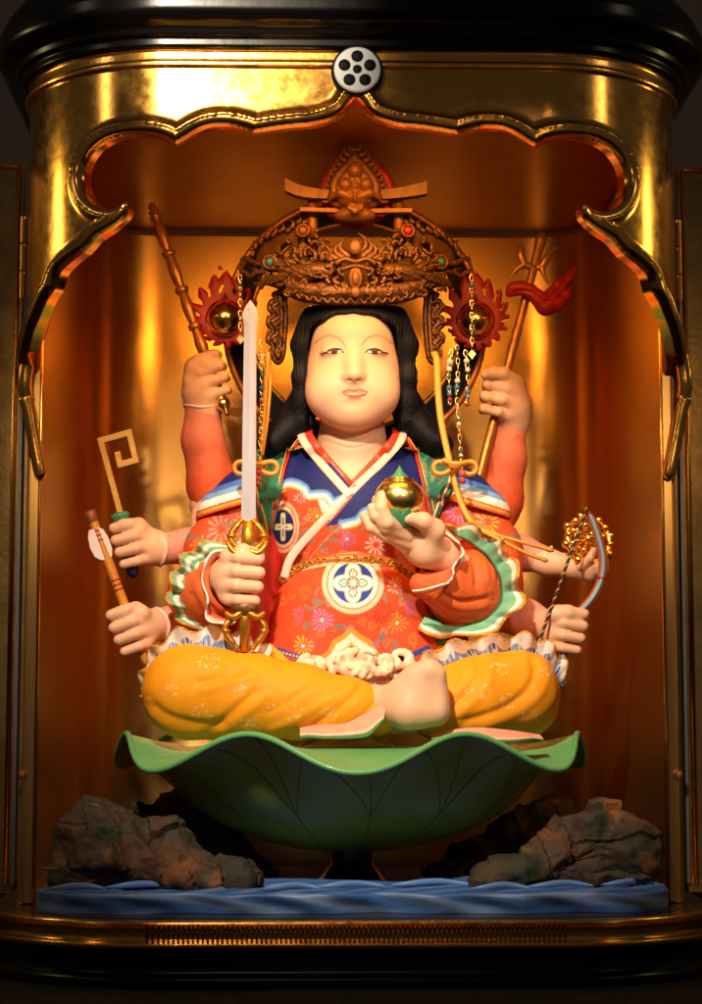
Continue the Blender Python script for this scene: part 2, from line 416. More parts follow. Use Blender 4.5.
bm = bmesh.new(); bm.from_mesh(me); bmesh.ops.delete(bm, geom=[v for v in bm.verts if not v.link_faces], context='VERTS'); bm.to_mesh(me); bm.free()
# gold brackets that carry the arch down the posts
for s in (-1, 1):
    g = MB()
    q = [(56, 286, .85), (45, 312, 1.15), (35, 338, 1.40), (28, 362, 1.5), (25, 384, 1.52), (27, 400, 1.55)]
    fx = (lambda p: p) if s < 0 else (lambda p: 710-p)
    P = crom([W(fx(a), b, c) for a, b, c in q], 30); g.tube(P, np.interp(np.linspace(0, 1, 30), [0, .3, 1], [.04, .10, .075]), seg=14)
    q = [(24, 396, 1.5), (29, 412, 1.52), (34, 440, 1.55), (39, 466, 1.56), (42, 480, 1.58)]
    P = crom([W(fx(a), b, c) for a, b, c in q], 30); g.tube(P, [.05]+[.072]*26+[.065, .05, .03], seg=14, flat=.6)
    g.build('bracket', 'gold_trim', shrine)
# crest of the shrine
c = W(357, 73, -.02)
cr = MB(); cr.lathe([(.0, .10), (.25, .10), (.265, .085), (.27, .03), (.26, 0)], c, (0, -1, 0), 48); cr = cr.build('crest', 'enamel_black', shrine, sharp=40)
cw = MB(); cw.lathe([(.0, .125), (.225, .125), (.238, .112), (.238, .09)], c, (0, -1, 0), 48); cw.build('crest_face', 'enamel_white', cr, sharp=40)
for k in range(6):
    a = math.pi/2+k*2*math.pi/5; rr = 0 if k == 5 else .138; rad = .05 if k == 5 else .066
    dcx = MB(); dcx.lathe([(0, .136), (rad*.8, .134), (rad, .122)], c+np.array([rr*math.cos(a), 0, rr*math.sin(a)]), (0, -1, 0), 24); dcx.build('crest_dot', 'enamel_black', cr)
# ------------------------------------------------------------------ sculpting: distance fields turned into one smooth mesh
class SDF:
    def __init__(s, lo, hi, vox):
        s.lo = np.array(lo, float); s.vox = vox
        s.n = np.ceil((np.array(hi)-s.lo)/vox).astype(int)+1
        s.F = np.full(s.n, 0.35, np.float32)
        s.ax = [s.lo[i]+np.arange(s.n[i])*vox for i in range(3)]
    def blk(s, pts, rad):
        pts = np.atleast_2d(pts); lo = pts.min(0)-rad; hi = pts.max(0)+rad
        a = np.clip(np.floor((lo-s.lo)/s.vox).astype(int), 0, s.n); b = np.clip(np.ceil((hi-s.lo)/s.vox).astype(int)+1, 0, s.n)
        sl = tuple(slice(a[i], b[i]) for i in range(3))
        X = s.ax[0][sl[0]][:, None, None].astype(np.float32); Y = s.ax[1][sl[1]][None, :, None].astype(np.float32); Z = s.ax[2][sl[2]][None, None, :].astype(np.float32)
        return sl, X, Y, Z
    def mix(s, sl, d, k, op='add'):
        F = s.F[sl]
        if op == 'sub':
            h = np.maximum(k-np.abs(F+d), 0)/k; s.F[sl] = np.maximum(F, -d)+h*h*k*.25
        else:
            h = np.maximum(k-np.abs(F-d), 0)/k; s.F[sl] = np.minimum(F, d)-h*h*k*.25
    def caps(s, p0, p1, r0, r1=None, k=.04, op='add', fl=None):
        p0 = np.array(p0, float); p1 = np.array(p1, float); r1 = r0 if r1 is None else r1
        sl, X, Y, Z = s.blk([p0, p1], max(r0, r1)+k*1.2+.06)
        ab = p1-p0; L = ab@ab+1e-9
        t = np.clip(((X-p0[0])*ab[0]+(Y-p0[1])*ab[1]+(Z-p0[2])*ab[2])/L, 0, 1)
        d = np.sqrt((X-p0[0]-t*ab[0])**2+(Y-p0[1]-t*ab[1])**2+(Z-p0[2]-t*ab[2])**2)-(r0+(r1-r0)*t)
        s.mix(sl, d, k, op); return s
    def chain(s, pts, rad, k=.04, op='add'):
        rad = np.broadcast_to(np.asarray(rad, float), (len(pts),))
        for i in range(len(pts)-1): s.caps(pts[i], pts[i+1], rad[i], rad[i+1], k, op)
        return s
    def ell(s, c, r, rot=None, k=.06, op='add'):
        c = np.array(c, float); r = np.array(r, float)
        sl, X, Y, Z = s.blk(c, float(r.max())+k*1.2+.06)
        if rot is None: a, b, e = X-c[0], Y-c[1], Z-c[2]
        else:
            M = np.array(rot).T; q = (X-c[0], Y-c[1], Z-c[2])
            a, b, e = [M[i][0]*q[0]+M[i][1]*q[1]+M[i][2]*q[2] for i in range(3)]
        k0 = np.sqrt((a/r[0])**2+(b/r[1])**2+(e/r[2])**2)+1e-6; k1 = np.sqrt((a/r[0]**2)**2+(b/r[1]**2)**2+(e/r[2]**2)**2)+1e-6
        s.mix(sl, k0*(k0-1)/k1, k, op); return s
    def mesh(s, smooth=0):
        F = s.F; I = F < 0
        c = np.zeros(np.array(F.shape)-1, np.int8)
        for a in (0, 1):
            for b in (0, 1):
                for d in (0, 1): c += I[a:I.shape[0]-1+a, b:I.shape[1]-1+b, d:I.shape[2]-1+d]
        ai, aj, ak = np.nonzero((c > 0) & (c < 8))
        acc = np.zeros((len(ai), 3)); cnt = np.zeros(len(ai))
        for ax in range(3):
            for a in (0, 1):
                for b in (0, 1):
                    o = [0, 0, 0]; others = [q for q in range(3) if q != ax]; o[others[0]] = a; o[others[1]] = b
                    f0 = F[ai+o[0], aj+o[1], ak+o[2]]; o2 = list(o); o2[ax] = 1
                    f1 = F[ai+o2[0], aj+o2[1], ak+o2[2]]
                    m = (f0 < 0) != (f1 < 0); t = np.where(m, f0/(f0-f1+1e-12), 0)
                    p = np.tile(np.array(o, float), (len(ai), 1)); p[:, ax] = t
                    acc += p*m[:, None]; cnt += m
        V = (np.stack([ai, aj, ak], 1)+acc/cnt[:, None])*s.vox+s.lo
        id_ = -np.ones(c.shape, np.int32); id_[ai, aj, ak] = np.arange(len(ai))
        Fs = []
        for ax in range(3):
            sl0 = [slice(1, -1)]*3; sl0[ax] = slice(0, -1); sl1 = list(sl0); sl1[ax] = slice(1, None)
            A = I[tuple(sl0)]; B = I[tuple(sl1)]
            for flip, M in ((False, A & ~B), (True, ~A & B)):
                q = np.array(np.nonzero(M)).T
                if not len(q): continue
                off = np.array([1, 1, 1]); off[ax] = 0; q = q+off
                u, v = [x for x in range(3) if x != ax]
                e = np.zeros((4, 3), int); e[1, u] = -1; e[2, u] = -1; e[2, v] = -1; e[3, v] = -1
                if ax == 1: flip = not flip
                g = [id_[tuple((q+e[i]).T)] for i in range(4)]
                g = g[::-1] if flip else g
                Fs.append(np.stack(g, 1))
        Fq = np.vstack(Fs); Fq = Fq[(Fq >= 0).all(1)]
        if smooth:
            E = np.vstack([Fq[:, [0, 1]], Fq[:, [1, 2]], Fq[:, [2, 3]], Fq[:, [3, 0]]])
            for it in range(smooth):
                deg = np.bincount(E.ravel(), minlength=len(V))
                N = np.stack([np.bincount(E[:, 0], V[E[:, 1], i], len(V))+np.bincount(E[:, 1], V[E[:, 0], i], len(V)) for i in range(3)], 1)
                V = V+(.5 if it % 2 == 0 else -.45)*(N/np.maximum(deg, 1)[:, None]-V)
        return V, Fq
def vnormals(V, F):
    n = np.cross(V[F[:, 2]]-V[F[:, 0]], V[F[:, 3]]-V[F[:, 1]])
    N = np.stack([sum(np.bincount(F[:, k], n[:, i], len(V)) for k in range(4)) for i in range(3)], 1)
    return N/(np.linalg.norm(N, axis=1)[:, None]+1e-9)
def cull(V, F, keepv):
    "drop faces whose four corners are all unwanted"
    k = keepv[F].any(1); F = F[k]; u = np.unique(F); m = -np.ones(len(V), int); m[u] = np.arange(len(u))
    return V[u], m[F], u
def sculpt(name, V, F, m, parent, col=None):
    me = mesh_np(name, V, F)
    if col is not None: setcol(me, col)
    return link(name, me, m, parent)
def pdist(P, pts):
    pts = np.array(pts, float); return seg_dist(P, pts[:-1], pts[1:])
def folds(V, F, strokes, sgn=1):
    "carve folds: strokes of ((px,py) points, amplitude in pixels (+ ridge, - groove), width in pixels)"
    N = vnormals(V, F); P = PIX(V); D = np.zeros(len(V))
    for pts, a, wd in strokes:
        c = crom(pts, max(12, 4*len(pts))); lo = c.min(0)-3*wd; hi = c.max(0)+3*wd
        m = ((P > lo) & (P < hi)).all(1) & (N[:, 1] < .15)
        if not m.any(): continue
        d = pdist(P[m], c); e = np.minimum(np.linalg.norm(P[m]-c[0], axis=1), np.linalg.norm(P[m]-c[-1], axis=1))
        fade = np.clip(e/(wd*2.0), 0, 1)
        D[m] += a*np.exp(-(d/wd)**2)*fade*.0112
    return V+N*D[:, None]
class Paint:
    "pigment painted on the carved surface"
    def __init__(s, V, base):
        s.P = PIX(V); s.c = np.tile(np.array(srgb(base)), (len(V), 1)); s.n = len(V)
    def put(s, a, col):
        a = np.clip(a, 0, 1)[:, None]; s.c = s.c*(1-a)+np.array(srgb(col))*a; return s
    def poly(s, pts, col, n=0, soft=1.0, a=1.0):
        q = crom(pts, n, True) if n else np.array(pts, float)
        lo = q.min(0)-3; hi = q.max(0)+3; m = ((s.P > lo) & (s.P < hi)).all(1)
        al = np.zeros(s.n)
        if m.any():
            d = seg_dist(s.P[m], q, np.roll(q, -1, 0)); d[inside(s.P[m], q)] *= -1
            al[m] = np.clip(.5-d/soft, 0, 1)*a
        return s.put(al, col)
    def line(s, pts, w, col, a=1.0, soft=1.0, smooth=True):
        q = crom(pts, 6*len(pts)) if smooth else np.array(pts, float)
        lo = q.min(0)-w-3; hi = q.max(0)+w+3; m = ((s.P > lo) & (s.P < hi)).all(1); al = np.zeros(s.n)
        if m.any(): al[m] = np.clip(.5-(pdist(s.P[m], q)-w/2)/soft, 0, 1)*a
        return s.put(al, col)
    def disc(s, c, r, col, rx=1.0, a=1.0, soft=1.0):
        d = np.hypot((s.P[:, 0]-c[0])/rx, s.P[:, 1]-c[1])-r
        return s.put(np.clip(.5-d/soft, 0, 1)*a, col)
    def flower(s, c, r, col, n=12, mid=None, a=1.0, rx=1.0, r0=.3):
        x = (s.P[:, 0]-c[0])/rx; y = s.P[:, 1]-c[1]; q = np.hypot(x, y); m = q < r+2
        th = np.arctan2(y, x); k = np.cos(th*n/1.0)*.5+.5
        petal = np.clip((k-.42)/.25, 0, 1)*np.clip(.5-(q-r*(.82+.18*k)*(1+.13*np.sin(3*th+c[0])+.07*np.sin(7*th+c[1]))), 0, 1)*np.clip(.5+(q-r*r0), 0, 1)
        s.put(np.where(m, petal, 0)*a*.85, col)
        if mid: s.disc(c, r*.18, mid)
        return s
    def sprig(s, c, r, col, seed=0, a=.9):
        g = random.Random(seed)
        for i in range(4):
            t = g.uniform(0, 6.28); x, y = c[0]+r*.6*math.cos(t), c[1]+r*.6*math.sin(t)
            u = t+1.2
            s.line([(x-r*.35*math.cos(u), y-r*.35*math.sin(u)), (x+r*.1*math.sin(u), y), (x+r*.35*math.cos(u), y+r*.3*math.sin(u))], 1.5+g.random(), col, a)
        return s
def bvh_of(V, F): return BVHTree.FromPolygons([tuple(v) for v in V], [tuple(q) for q in F])
def cast(b, px, py, lift=0.0):
    a = (px-IMG_W/2)/FPX; bb = (IMG_H/2-py)/FPX; d = _f+a*_r+bb*_u; d /= np.linalg.norm(d)
    h = b.ray_cast(Vector(CAM), Vector(d))
    if h[0] is None: return None
    p = np.array(h[0]); n = np.array(h[1]); n = n if n@d < 0 else -n
    return p+n*lift
def cast_all(b, pts, lift, y0=3.0):
    out = []; last = None
    for p in pts:
        q = cast(b, p[0], p[1], lift)
        if q is None: q = W(p[0], p[1], out[-1][1] if out else y0)
        out.append(q)
    return np.array(out)
# ------------------------------------------------------------------ the seated statue: body
mat('skin', srgb(238, 205, 168), 0.50, attr=True, bump=0.0012, bscale=60, sss=0.0, spec=.35)
mat('painted_cloth', (1, 1, 1), 0.62, attr=True, vary=.16, vscale=9, bump=0.003, bscale=38, spec=.25, detail=8)
mat('silk_orange', (1, 1, 1), 0.60, attr=True, vary=.12, vscale=5, bump=0.003, bscale=38, spec=.25, detail=8)
mat('hair', (0.005, 0.005, 0.007), 0.62, bump=0.002, bscale=40, spec=.18)
SKIN = (225, 176, 140)
statue = thing('seated_statue', 'painted eight-armed seated statue in red flowered robe and orange trousers', 'statue', W(352, 742, 3.3))
B = SDF((-2.75, 1.15, 1.75), (2.95, 4.45, 7.1), 0.0145)

def fist(s, sy, d, f, n, sc=1.0, back=None, thumb=True, spread=1.0, wrist=None, wr=.155, turn=0):
    """closed hand round a rod. s centre of the grip, sy direction index->little finger along the rod,
    f direction the middle joints run across the rod, n towards the side where the middle joints show"""
    c = np.array(s, float); u = np.array(sy, float); u /= np.linalg.norm(u); f = np.array(f, float); f -= (f@u)*u; f /= np.linalg.norm(f)
    n = np.array(n, float); n -= (n@u)*u+(n@f)*f; n /= np.linalg.norm(n)
    r = .0725*sc; wr = wr*.93
    w = [1.0, 1.06, 1.0, .88]; ln = [1.0, 1.08, 1.02, .86]
    for i in range(4):
        o = c+u*(i-1.5)*r*2.06*spread
        L = ln[i]*r; rr = r*w[i]*.92
        K = o-f*L*2.5+n*L*.2          # knuckle
        M = o-f*L*1.35+n*L*1.75       # first joint
        M2 = o+f*L*1.55+n*L*1.55      # second joint
        T = o+f*L*1.75-n*L*.2         # tip, curled behind
        B.chain([K, M], [rr*1.10, rr*1.05], k=.02); B.chain([M, M2], [rr*1.05, rr*.95], k=.005); B.chain([M2, T], [rr*.95, rr*.8], k=.005)
    # palm
    pc = c-f*r*2.7-n*r*.7
    B.chain([pc-u*r*2.4, pc+u*r*2.4], [r*1.35, r*1.2], k=.06)
    pc2 = c-f*r*1.6-n*r*1.5
    B.chain([pc2-u*r*2.2, pc2+u*r*2.2], [r*1.15, r*1.05], k=.08)
    if thumb:
        t0 = c-f*r*2.6-u*r*3.2+n*r*.1; t1 = c-f*r*.6-u*r*4.1+n*r*1.1; t2 = c+f*r*1.5-u*r*3.7+n*r*1.3
        B.chain([pc-u*r*1.0, t0, t1, t2], [r*1.25, r*1.3, r*1.1, r*.9], k=.03)
    if wrist is not None:
        wv = np.array(wrist, float); B.chain([pc*.5+pc2*.5, pc*.35+pc2*.15+wv*.5, wv], [r*2.15, wr*1.02, wr], k=.12)
FX = np.array([1.0, 0, 0]); FN = np.array([0, -1.0, 0])
# head
hy = 2.95
def Hp(px, py, y): return W(px, py, y)
k = S(2.7)*1
B.ell(Hp(352.5, 372, 3.02), (.55, .60, .66), k=.1)               # skull and face
B.ell(Hp(352.5, 392, 2.86), (.515, .50, .44), k=.16)               # full cheeks
B.ell(Hp(330, 394, 2.66), (.25, .24, .26), k=.16); B.ell(Hp(375, 394, 2.66), (.25, .24, .26), k=.16)
B.ell(Hp(352.5, 414, 2.62), (.24, .20, .17), k=.16)                # chin
B.ell(Hp(352.5, 336, 2.84), (.43, .40, .30), k=.16)                # forehead
B.caps(Hp(352, 425, 3.25), Hp(352, 480, 3.25), .38, .46, k=.10)     # neck
B.caps(Hp(352, 440, 3.16), Hp(352, 448, 3.16), .375, .375, k=.06)
# brow ridge and eye hollows
for s_ in (-1, 1):
    cx = 353+s_*20.5
    B.ell(Hp(cx, 346.5, 2.345), (.14, .05, .045), k=.09, op='sub')
    B.ell(Hp(cx, 351.5, 2.54), (.13, .095, .062), k=.07)          # eyeball under the lids
# nose
B.chain([Hp(353.5, 350, 2.50), Hp(354, 362, 2.43), Hp(354.5, 373, 2.345)], [.03, .04, .062], k=.13)
B.ell(Hp(354.5, 375.5, 2.33), (.08, .065, .05), k=.07)
for s_ in (-1, 1): B.ell(Hp(354+s_*7.6, 377, 2.375), (.045, .05, .034), k=.035)
for s_ in (-1, 1): B.ell(Hp(354+s_*4.6, 380.2, 2.31), (.026, .03, .012), k=.015, op='sub')
# mouth
B.chain([Hp(343, 391.6, 2.43), Hp(349, 389.8, 2.398), Hp(353.8, 390.4, 2.393), Hp(358.5, 389.8, 2.398), Hp(366.5, 391.6, 2.43)], [.005, .013, .014, .013, .005], k=.03)
B.chain([Hp(345, 395.5, 2.41), Hp(350, 397.6, 2.396), Hp(358, 397.6, 2.396), Hp(364, 395.0, 2.41)], [.006, .016, .016, .006], k=.03)
B.chain([Hp(345.5, 393.6, 2.38), Hp(354, 394.4, 2.36), Hp(362, 393.6, 2.38)], [.006, .014, .006], k=.01, op='sub')
B.ell(Hp(353.5, 404.5, 2.33), (.11, .03, .018), k=.07, op='sub')
# ears (mostly under the hair)
for s_ in (-1, 1): B.ell(Hp(352.5+s_*47.5, 372, 3.05), (.05, .12, .22), k=.04)
# trunk
B.ell(Hp(352, 520, 3.28), (.80, .60, .85), k=.15); B.ell(Hp(352, 600, 3.12), (.82, .72, .70), k=.15)
B.caps(Hp(275, 488, 3.35), Hp(430, 488, 3.35), .33, k=.15); B.caps(Hp(300, 690, 3.1), Hp(410, 690, 3.1), .5, k=.15)
# front right-hand (left in the photo) gripping the sword
hs = W(246, 580, 1.98)
ax = W(243, 630, 1.98)-W(249, 500, 1.98)
fist(hs, ax, None, FX+np.array([0, .12, -.06]), FN, 1.05, wrist=W(226, 577, 2.28), wr=.20, spread=.98)
B.chain([W(226, 577, 2.28), W(205, 592, 2.75), W(215, 520, 3.2), W(270, 490, 3.35)], [.19, .24, .26, .28], k=.1)
# front left hand, open, holding the jewel
def fing(pts, r0, r1): 
    P = wp(*pts); B.chain(P, np.linspace(r0, r1, len(P)), k=.016)
pal = wp((398, 532, 1.95), (425, 548, 2.02), (442, 556, 2.2))
B.chain(pal, [.15, .20, .19], k=.10); B.ell(W(412, 536, 1.92), (.22, .14, .125), k=.08)
fing([(408, 543, 1.86), (386, 535, 1.68), (371, 527, 1.60), (364, 516, 1.60)], .085, .052)     # little finger
fing([(406, 536, 1.80), (386, 527, 1.58), (376, 516, 1.52), (372, 508, 1.54)], .088, .056)
fing([(404, 530, 1.78), (387, 522, 1.53), (381, 508, 1.50), (382, 496, 1.54)], .092, .064)     # middle, up the jewel
fing([(412, 528, 2.02), (392, 524, 2.05), (378, 512, 2.05), (377, 500, 2.05)], .09, .06)
B.chain(wp((430, 543, 1.90), (434, 530, 1.80), (423, 521, 1.66), (409, 518, 1.58)), [.13, .125, .095, .068], k=.035)   # thumb
B.chain([W(442, 556, 2.2), W(478, 590, 2.75), W(480, 520, 3.2), W(432, 490, 3.35)], [.18, .24, .26, .28], k=.1)
# raised rear hands
hd = W(210, 378, 3.72)
rod = W(223, 410, 3.72)-W(155, 215, 3.72)
fist(W(214, 376, 3.70), rod, None, FX*1.0+np.array([0, -.15, 0]), FN*.35+np.array([.95, 0, 0]), 1.0, wrist=W(204, 408, 3.80), wr=.19, thumb=False)
B.chain(wp((198, 374, 3.72), (200, 392, 3.75), (204, 410, 3.8)), [.17, .19, .19], k=.1)
B.chain(wp((190, 380, 3.66), (194, 368, 3.62), (206, 364, 3.58), (216, 362, 3.6)), [.09, .09, .085, .07], k=.04)
B.chain(wp((204, 410, 3.8), (210, 505, 3.95), (270, 490, 3.6)), [.17, .22, .24], k=.1)
rod = W(478, 480, 3.62)-W(543, 232, 3.9)
fist(W(496, 395, 3.62), rod, None, -FX+np.array([0, .1, 0]), FN, 1.0, wrist=W(513, 417, 3.8), wr=.185, thumb=False)
B.chain(wp((508, 392, 3.66), (513, 405, 3.74), (513, 420, 3.8)), [.20, .195, .185], k=.1)
B.chain(wp((512, 384, 3.55), (503, 374, 3.46), (492, 373, 3.44), (485, 375, 3.46)), [.10, .085, .075, .055], k=.03)
B.chain(wp((513, 418, 3.8), (500, 510, 3.95), (435, 490, 3.6)), [.17, .22, .24], k=.1)
# middle rear hands
rod = W(133, 572, 2.9)-W(119, 512, 2.9)
fist(W(128, 545, 2.9), rod, None, -FX, FN, .95, wrist=W(160, 549, 3.02), wr=.165, thumb=False)
B.chain(wp((146, 548, 2.95), (138, 530, 2.85), (124, 525, 2.80)), [.13, .10, .07], k=.04)
B.chain(wp((158, 549, 3.02), (240, 545, 3.6)), [.165, .22], k=.1)
B.chain(wp((545, 562, 3.2), (572, 566, 3.05), (590, 571, 2.98)), [.14, .13, .13], k=.08)
B.ell(W(588, 568, 2.98), (.20, .14, .075), k=.06)
for q in ([(596, 567, 2.85), (606, 562, 2.78), (614, 560, 2.78), (619, 557, 2.8)], [(596, 571, 2.88), (606, 568, 2.78), (613, 568, 2.76), (618, 566, 2.76)],
          [(598, 568, 3.0), (607, 558, 3.02), (612, 549, 3.05), (614, 542, 3.08)], [(598, 570, 3.08), (609, 560, 3.14), (616, 550, 3.16), (618, 545, 3.2)],
          [(582, 566, 2.86), (590, 558, 2.78), (594, 550, 2.76)]): fing(q, .058, .036)
B.chain(wp((548, 562, 3.18), (450, 530, 3.6)), [.14, .22], k=.1)
# lower rear hands
rod = W(147, 668, 2.45)-W(110, 560, 2.45)
fist(W(127, 631, 2.45), rod, None, -FX, FN, .96, wrist=W(160, 624, 2.75), wr=.16, thumb=False)
B.chain(wp((150, 626, 2.6), (141, 614, 2.42), (124, 613, 2.36), (114, 615, 2.36)), [.12, .10, .085, .065], k=.03)
B.chain(wp((158, 625, 2.75), (240, 605, 3.5)), [.16, .22], k=.1)
fist(W(571, 631, 2.5), W(565, 665, 2.5)-W(575, 600, 2.5), None, FX, FN, .92, wrist=W(547, 625, 2.8), wr=.16, thumb=False)
B.chain(wp((552, 626, 2.62), (556, 614, 2.44), (568, 613, 2.38), (578, 617, 2.40)), [.11, .10, .085, .06], k=.03)
B.chain(wp((548, 626, 2.8), (450, 605, 3.5)), [.16, .22], k=.1)
# the foot over the other shin
ft = [(400, 703, 1.62), (425, 694, 1.52)]
B.ell(W(409, 704, 1.64), (.32, .24, .27), k=.1); B.ell(W(422, 691, 1.58), (.27, .21, .29), k=.2)
B.chain(wp((410, 712, 1.5), (436, 712, 1.5)), [.18, .15], k=.1)
B.chain(wp((418, 674, 1.50), (431, 670, 1.45), (439, 674, 1.43)), [.10, .08, .06], k=.14)
for i, (a, b) in enumerate([(441, 684), (443, 693), (443.5, 702), (442, 710)]):
    B.chain(wp((a-16, b+2, 1.46), (a-3, b, 1.44), (a, b+1, 1.47)), [.05, .04, .03], k=.10)
B.chain([W(404, 706, 1.7), W(330, 700, 2.0), W(190, 690, 2.6), W(300, 690, 3.2)], [.20, .22, .28, .4], k=.1)
B.chain([W(410, 690, 3.2), W(500, 695, 2.7), W(440, 715, 2.1)], [.4, .28, .2], k=.1)
V, F = B.mesh(2); del B.F
V = folds(V, F, [([(319, 352), (326, 346), (336, 346), (345, 352)], -1.1, 1.6), ([(363, 352), (371, 346), (381, 346), (388, 352)], -1.1, 1.6),
    ([(322, 430), (340, 439), (352, 441), (366, 439), (382, 431)], -1.0, 2.0), ([(325, 441), (352, 448), (378, 441)], -.8, 1.5),
    ([(340, 384), (337, 392), (339, 399)], -.6, 2.5), ([(367, 384), (370, 392), (368, 399)], -.6, 2.5)])
pt = Paint(V, SKIN)
pt.c = pt.c*(1+.0*V[:, :1])
for cx in (325, 383): pt.disc((cx, 392), 16, (240, 188, 148), a=.35, soft=22)
pt.line([(349, 398.2), (354, 398.8), (359.5, 398.2)], 3.0, (212, 128, 98), .7, 2.4)
pt.line([(345.5, 394.2), (350, 395.8), (354, 396.4), (359, 395.8), (364.5, 394.2)], 3.2, (166, 50, 34), 1, 1.3)
pt.line([(343, 392.3), (349, 390.1), (354, 391), (360, 390.1), (366.8, 392.3)], 2.2, (176, 74, 50), .95, 1.4)
pt.line([(345, 393.0), (354, 393.7), (364.5, 393.0)], 1.2, (232, 210, 190), 1, .7)
for s_ in (-1, 1):
    X = lambda q: 353+s_*q
    pt.line([(X(8.5), 345), (X(14), 338.5), (X(22), 335.6), (X(30), 337), (X(38), 343)], 1.4, (132, 92, 58), .8, 1.2)
pt.line([(308, 330), (306.5, 345), (306, 360), (307, 376)], 2.2, (120, 150, 215), .8, 1.5)
pt.line([(397, 330), (399.3, 345), (400, 355)], 2.2, (120, 150, 215), .8, 1.5)
body = sculpt('body', V, F, 'skin', statue, pt.c)
BB = bvh_of(V, F)
print('body', len(V))
# eyes
def almond(cx, cy, w_, h, n=20):
    t = np.linspace(0, math.pi, n)
    up = [(cx-w_*math.cos(a), cy-h*math.sin(a)**.8+.6*abs(math.cos(a))) for a in t]; dn = [(cx+w_*math.cos(a), cy+h*.75*math.sin(a)+.6*abs(math.cos(a))) for a in t[1:-1]]
    return up, dn
mat('eye_white', srgb(235, 225, 210), .3); mat('iris', srgb(96, 44, 22), .25); mat('ink', srgb(60, 35, 24), .5)
for cx in (334.2, 374.2):
    up, dn = almond(cx+(.8 if cx < 353 else -.2), 351.3, 7.2, 2.0)
    q = cast_all(BB, up+dn, .008); c = cast(BB, cx, 351.4, .016)
    mb = MB(); V_ = np.vstack([q, c]); n = len(q); mb.add(V_, [(i, (i+1) % n, n, i) for i in range(n)]); eye = mb.build('eye', 'eye_white', statue)
    mb = MB(); th = np.linspace(0, 2*math.pi, 20, endpoint=False)
    q = cast_all(BB, [(cx+.3+3.2*math.cos(a), 351.2+1.9*math.sin(a)) for a in th], .019); c = cast(BB, cx+.3, 351.3, .022)
    mb.add(np.vstack([q, c]), [(i, (i+1) % 20, 20, i) for i in range(20)]); mb.build('iris', 'iris', eye)
    mb = MB(); e = [(p[0], p[1]-.1) for p in up]; s_ = 1 if cx > 353 else -1
    e = [(cx-9.5, 352.6)]+e+[(cx+13.5, 353.6)] if s_ > 0 else [(cx-12.5, 353.4)]+e+[(cx+10, 352.8)]
    mb.tube(cast_all(BB, e, .012), np.interp(np.linspace(0, 1, len(e)), [0, .5, 1], [.006, .0135, .006]), seg=6); mb.build('eyelid_line', 'ink', eye)
# ------------------------------------------------------------------ clothing of the statue
def net2d(poly, step):
    "grid of square cells inside a 2-D outline, border snapped to the outline -> points, quads, distance"
    poly = np.array(poly, float); lo = poly.min(0)-step; hi = poly.max(0)+2*step
    gx = np.arange(lo[0], hi[0], step); gy = np.arange(lo[1], hi[1], step)
    X, Y = np.meshgrid(gx, gy, indexing='ij'); Q = np.c_[X.ravel(), Y.ravel()]
    dd = seg_dist(Q, poly, np.roll(poly, -1, 0)); dd[~inside(Q, poly)] *= -1; D = dd.reshape(X.shape)
    a, b = np.gradient(D, step); gl = np.hypot(a, b)+1e-6; a /= gl; b /= gl
    kp = D > -step*.35; c = kp[:-1, :-1] & kp[1:, :-1] & kp[:-1, 1:] & kp[1:, 1:]
    nb = np.zeros(kp.shape, int)
    for i in (0, 1):
        for j in (0, 1): nb[i:nb.shape[0]-1+i, j:nb.shape[1]-1+j] += c
    u = nb > 0; bd = u & (nb < 4)
    X = X-np.where(bd, a*D, 0); Y = Y-np.where(bd, b*D, 0); D = np.where(bd, 0, D)
    idx = -np.ones(kp.shape, int); idx[u] = np.arange(u.sum()); ci, cj = np.nonzero(c)
    return np.c_[X[u], Y[u]], np.stack([idx[ci, cj], idx[ci, cj+1], idx[ci+1, cj+1], idx[ci+1, cj]], 1), D[u]
def solid(o, t, off=0):
    m = o.modifiers.new('thickness', 'SOLIDIFY'); m.thickness = t; m.offset = off; return o
def sheet(name, poly, bvh, lift, m, parent, paint=None, n=0, step=1.4, thick=.025, y0=3.0):
    q = crom(poly, n, True) if n else poly
    P, F, D = net2d(q, step); pts = []; miss = []
    for i, p in enumerate(P):
        h = cast(bvh, p[0], p[1]); 
        if h is None: miss.append(i); h = W(p[0], p[1], y0)
        pts.append(h)
    V = np.array(pts)
    if miss:
        ok = np.setdiff1d(np.arange(len(P)), miss)
        for i in miss: j = ok[np.argmin(((P[ok]-P[i])**2).sum(1))]; V[i] = W(P[i, 0], P[i, 1], V[j, 1])
    # relax the depth so the cloth bridges small hollows
    yy = V[:, 1]-lift; E = np.vstack([F[:, [0, 1]], F[:, [1, 2]], F[:, [2, 3]], F[:, [3, 0]]])
    for _ in range(12):
        s = np.bincount(E[:, 0], yy[E[:, 1]], len(yy))+np.bincount(E[:, 1], yy[E[:, 0]], len(yy)); g = np.bincount(E.ravel(), minlength=len(yy))
        yy = np.minimum(V[:, 1]-lift*.6, s/np.maximum(g, 1))
    V = np.array([W(P[i, 0], P[i, 1], yy[i]) for i in range(len(P))])
    pt = Paint(V, (200, 60, 30))
    if paint: paint(pt, D)
    o = sculpt(name, V, F, m, parent, pt.c); solid(o, thick); return o
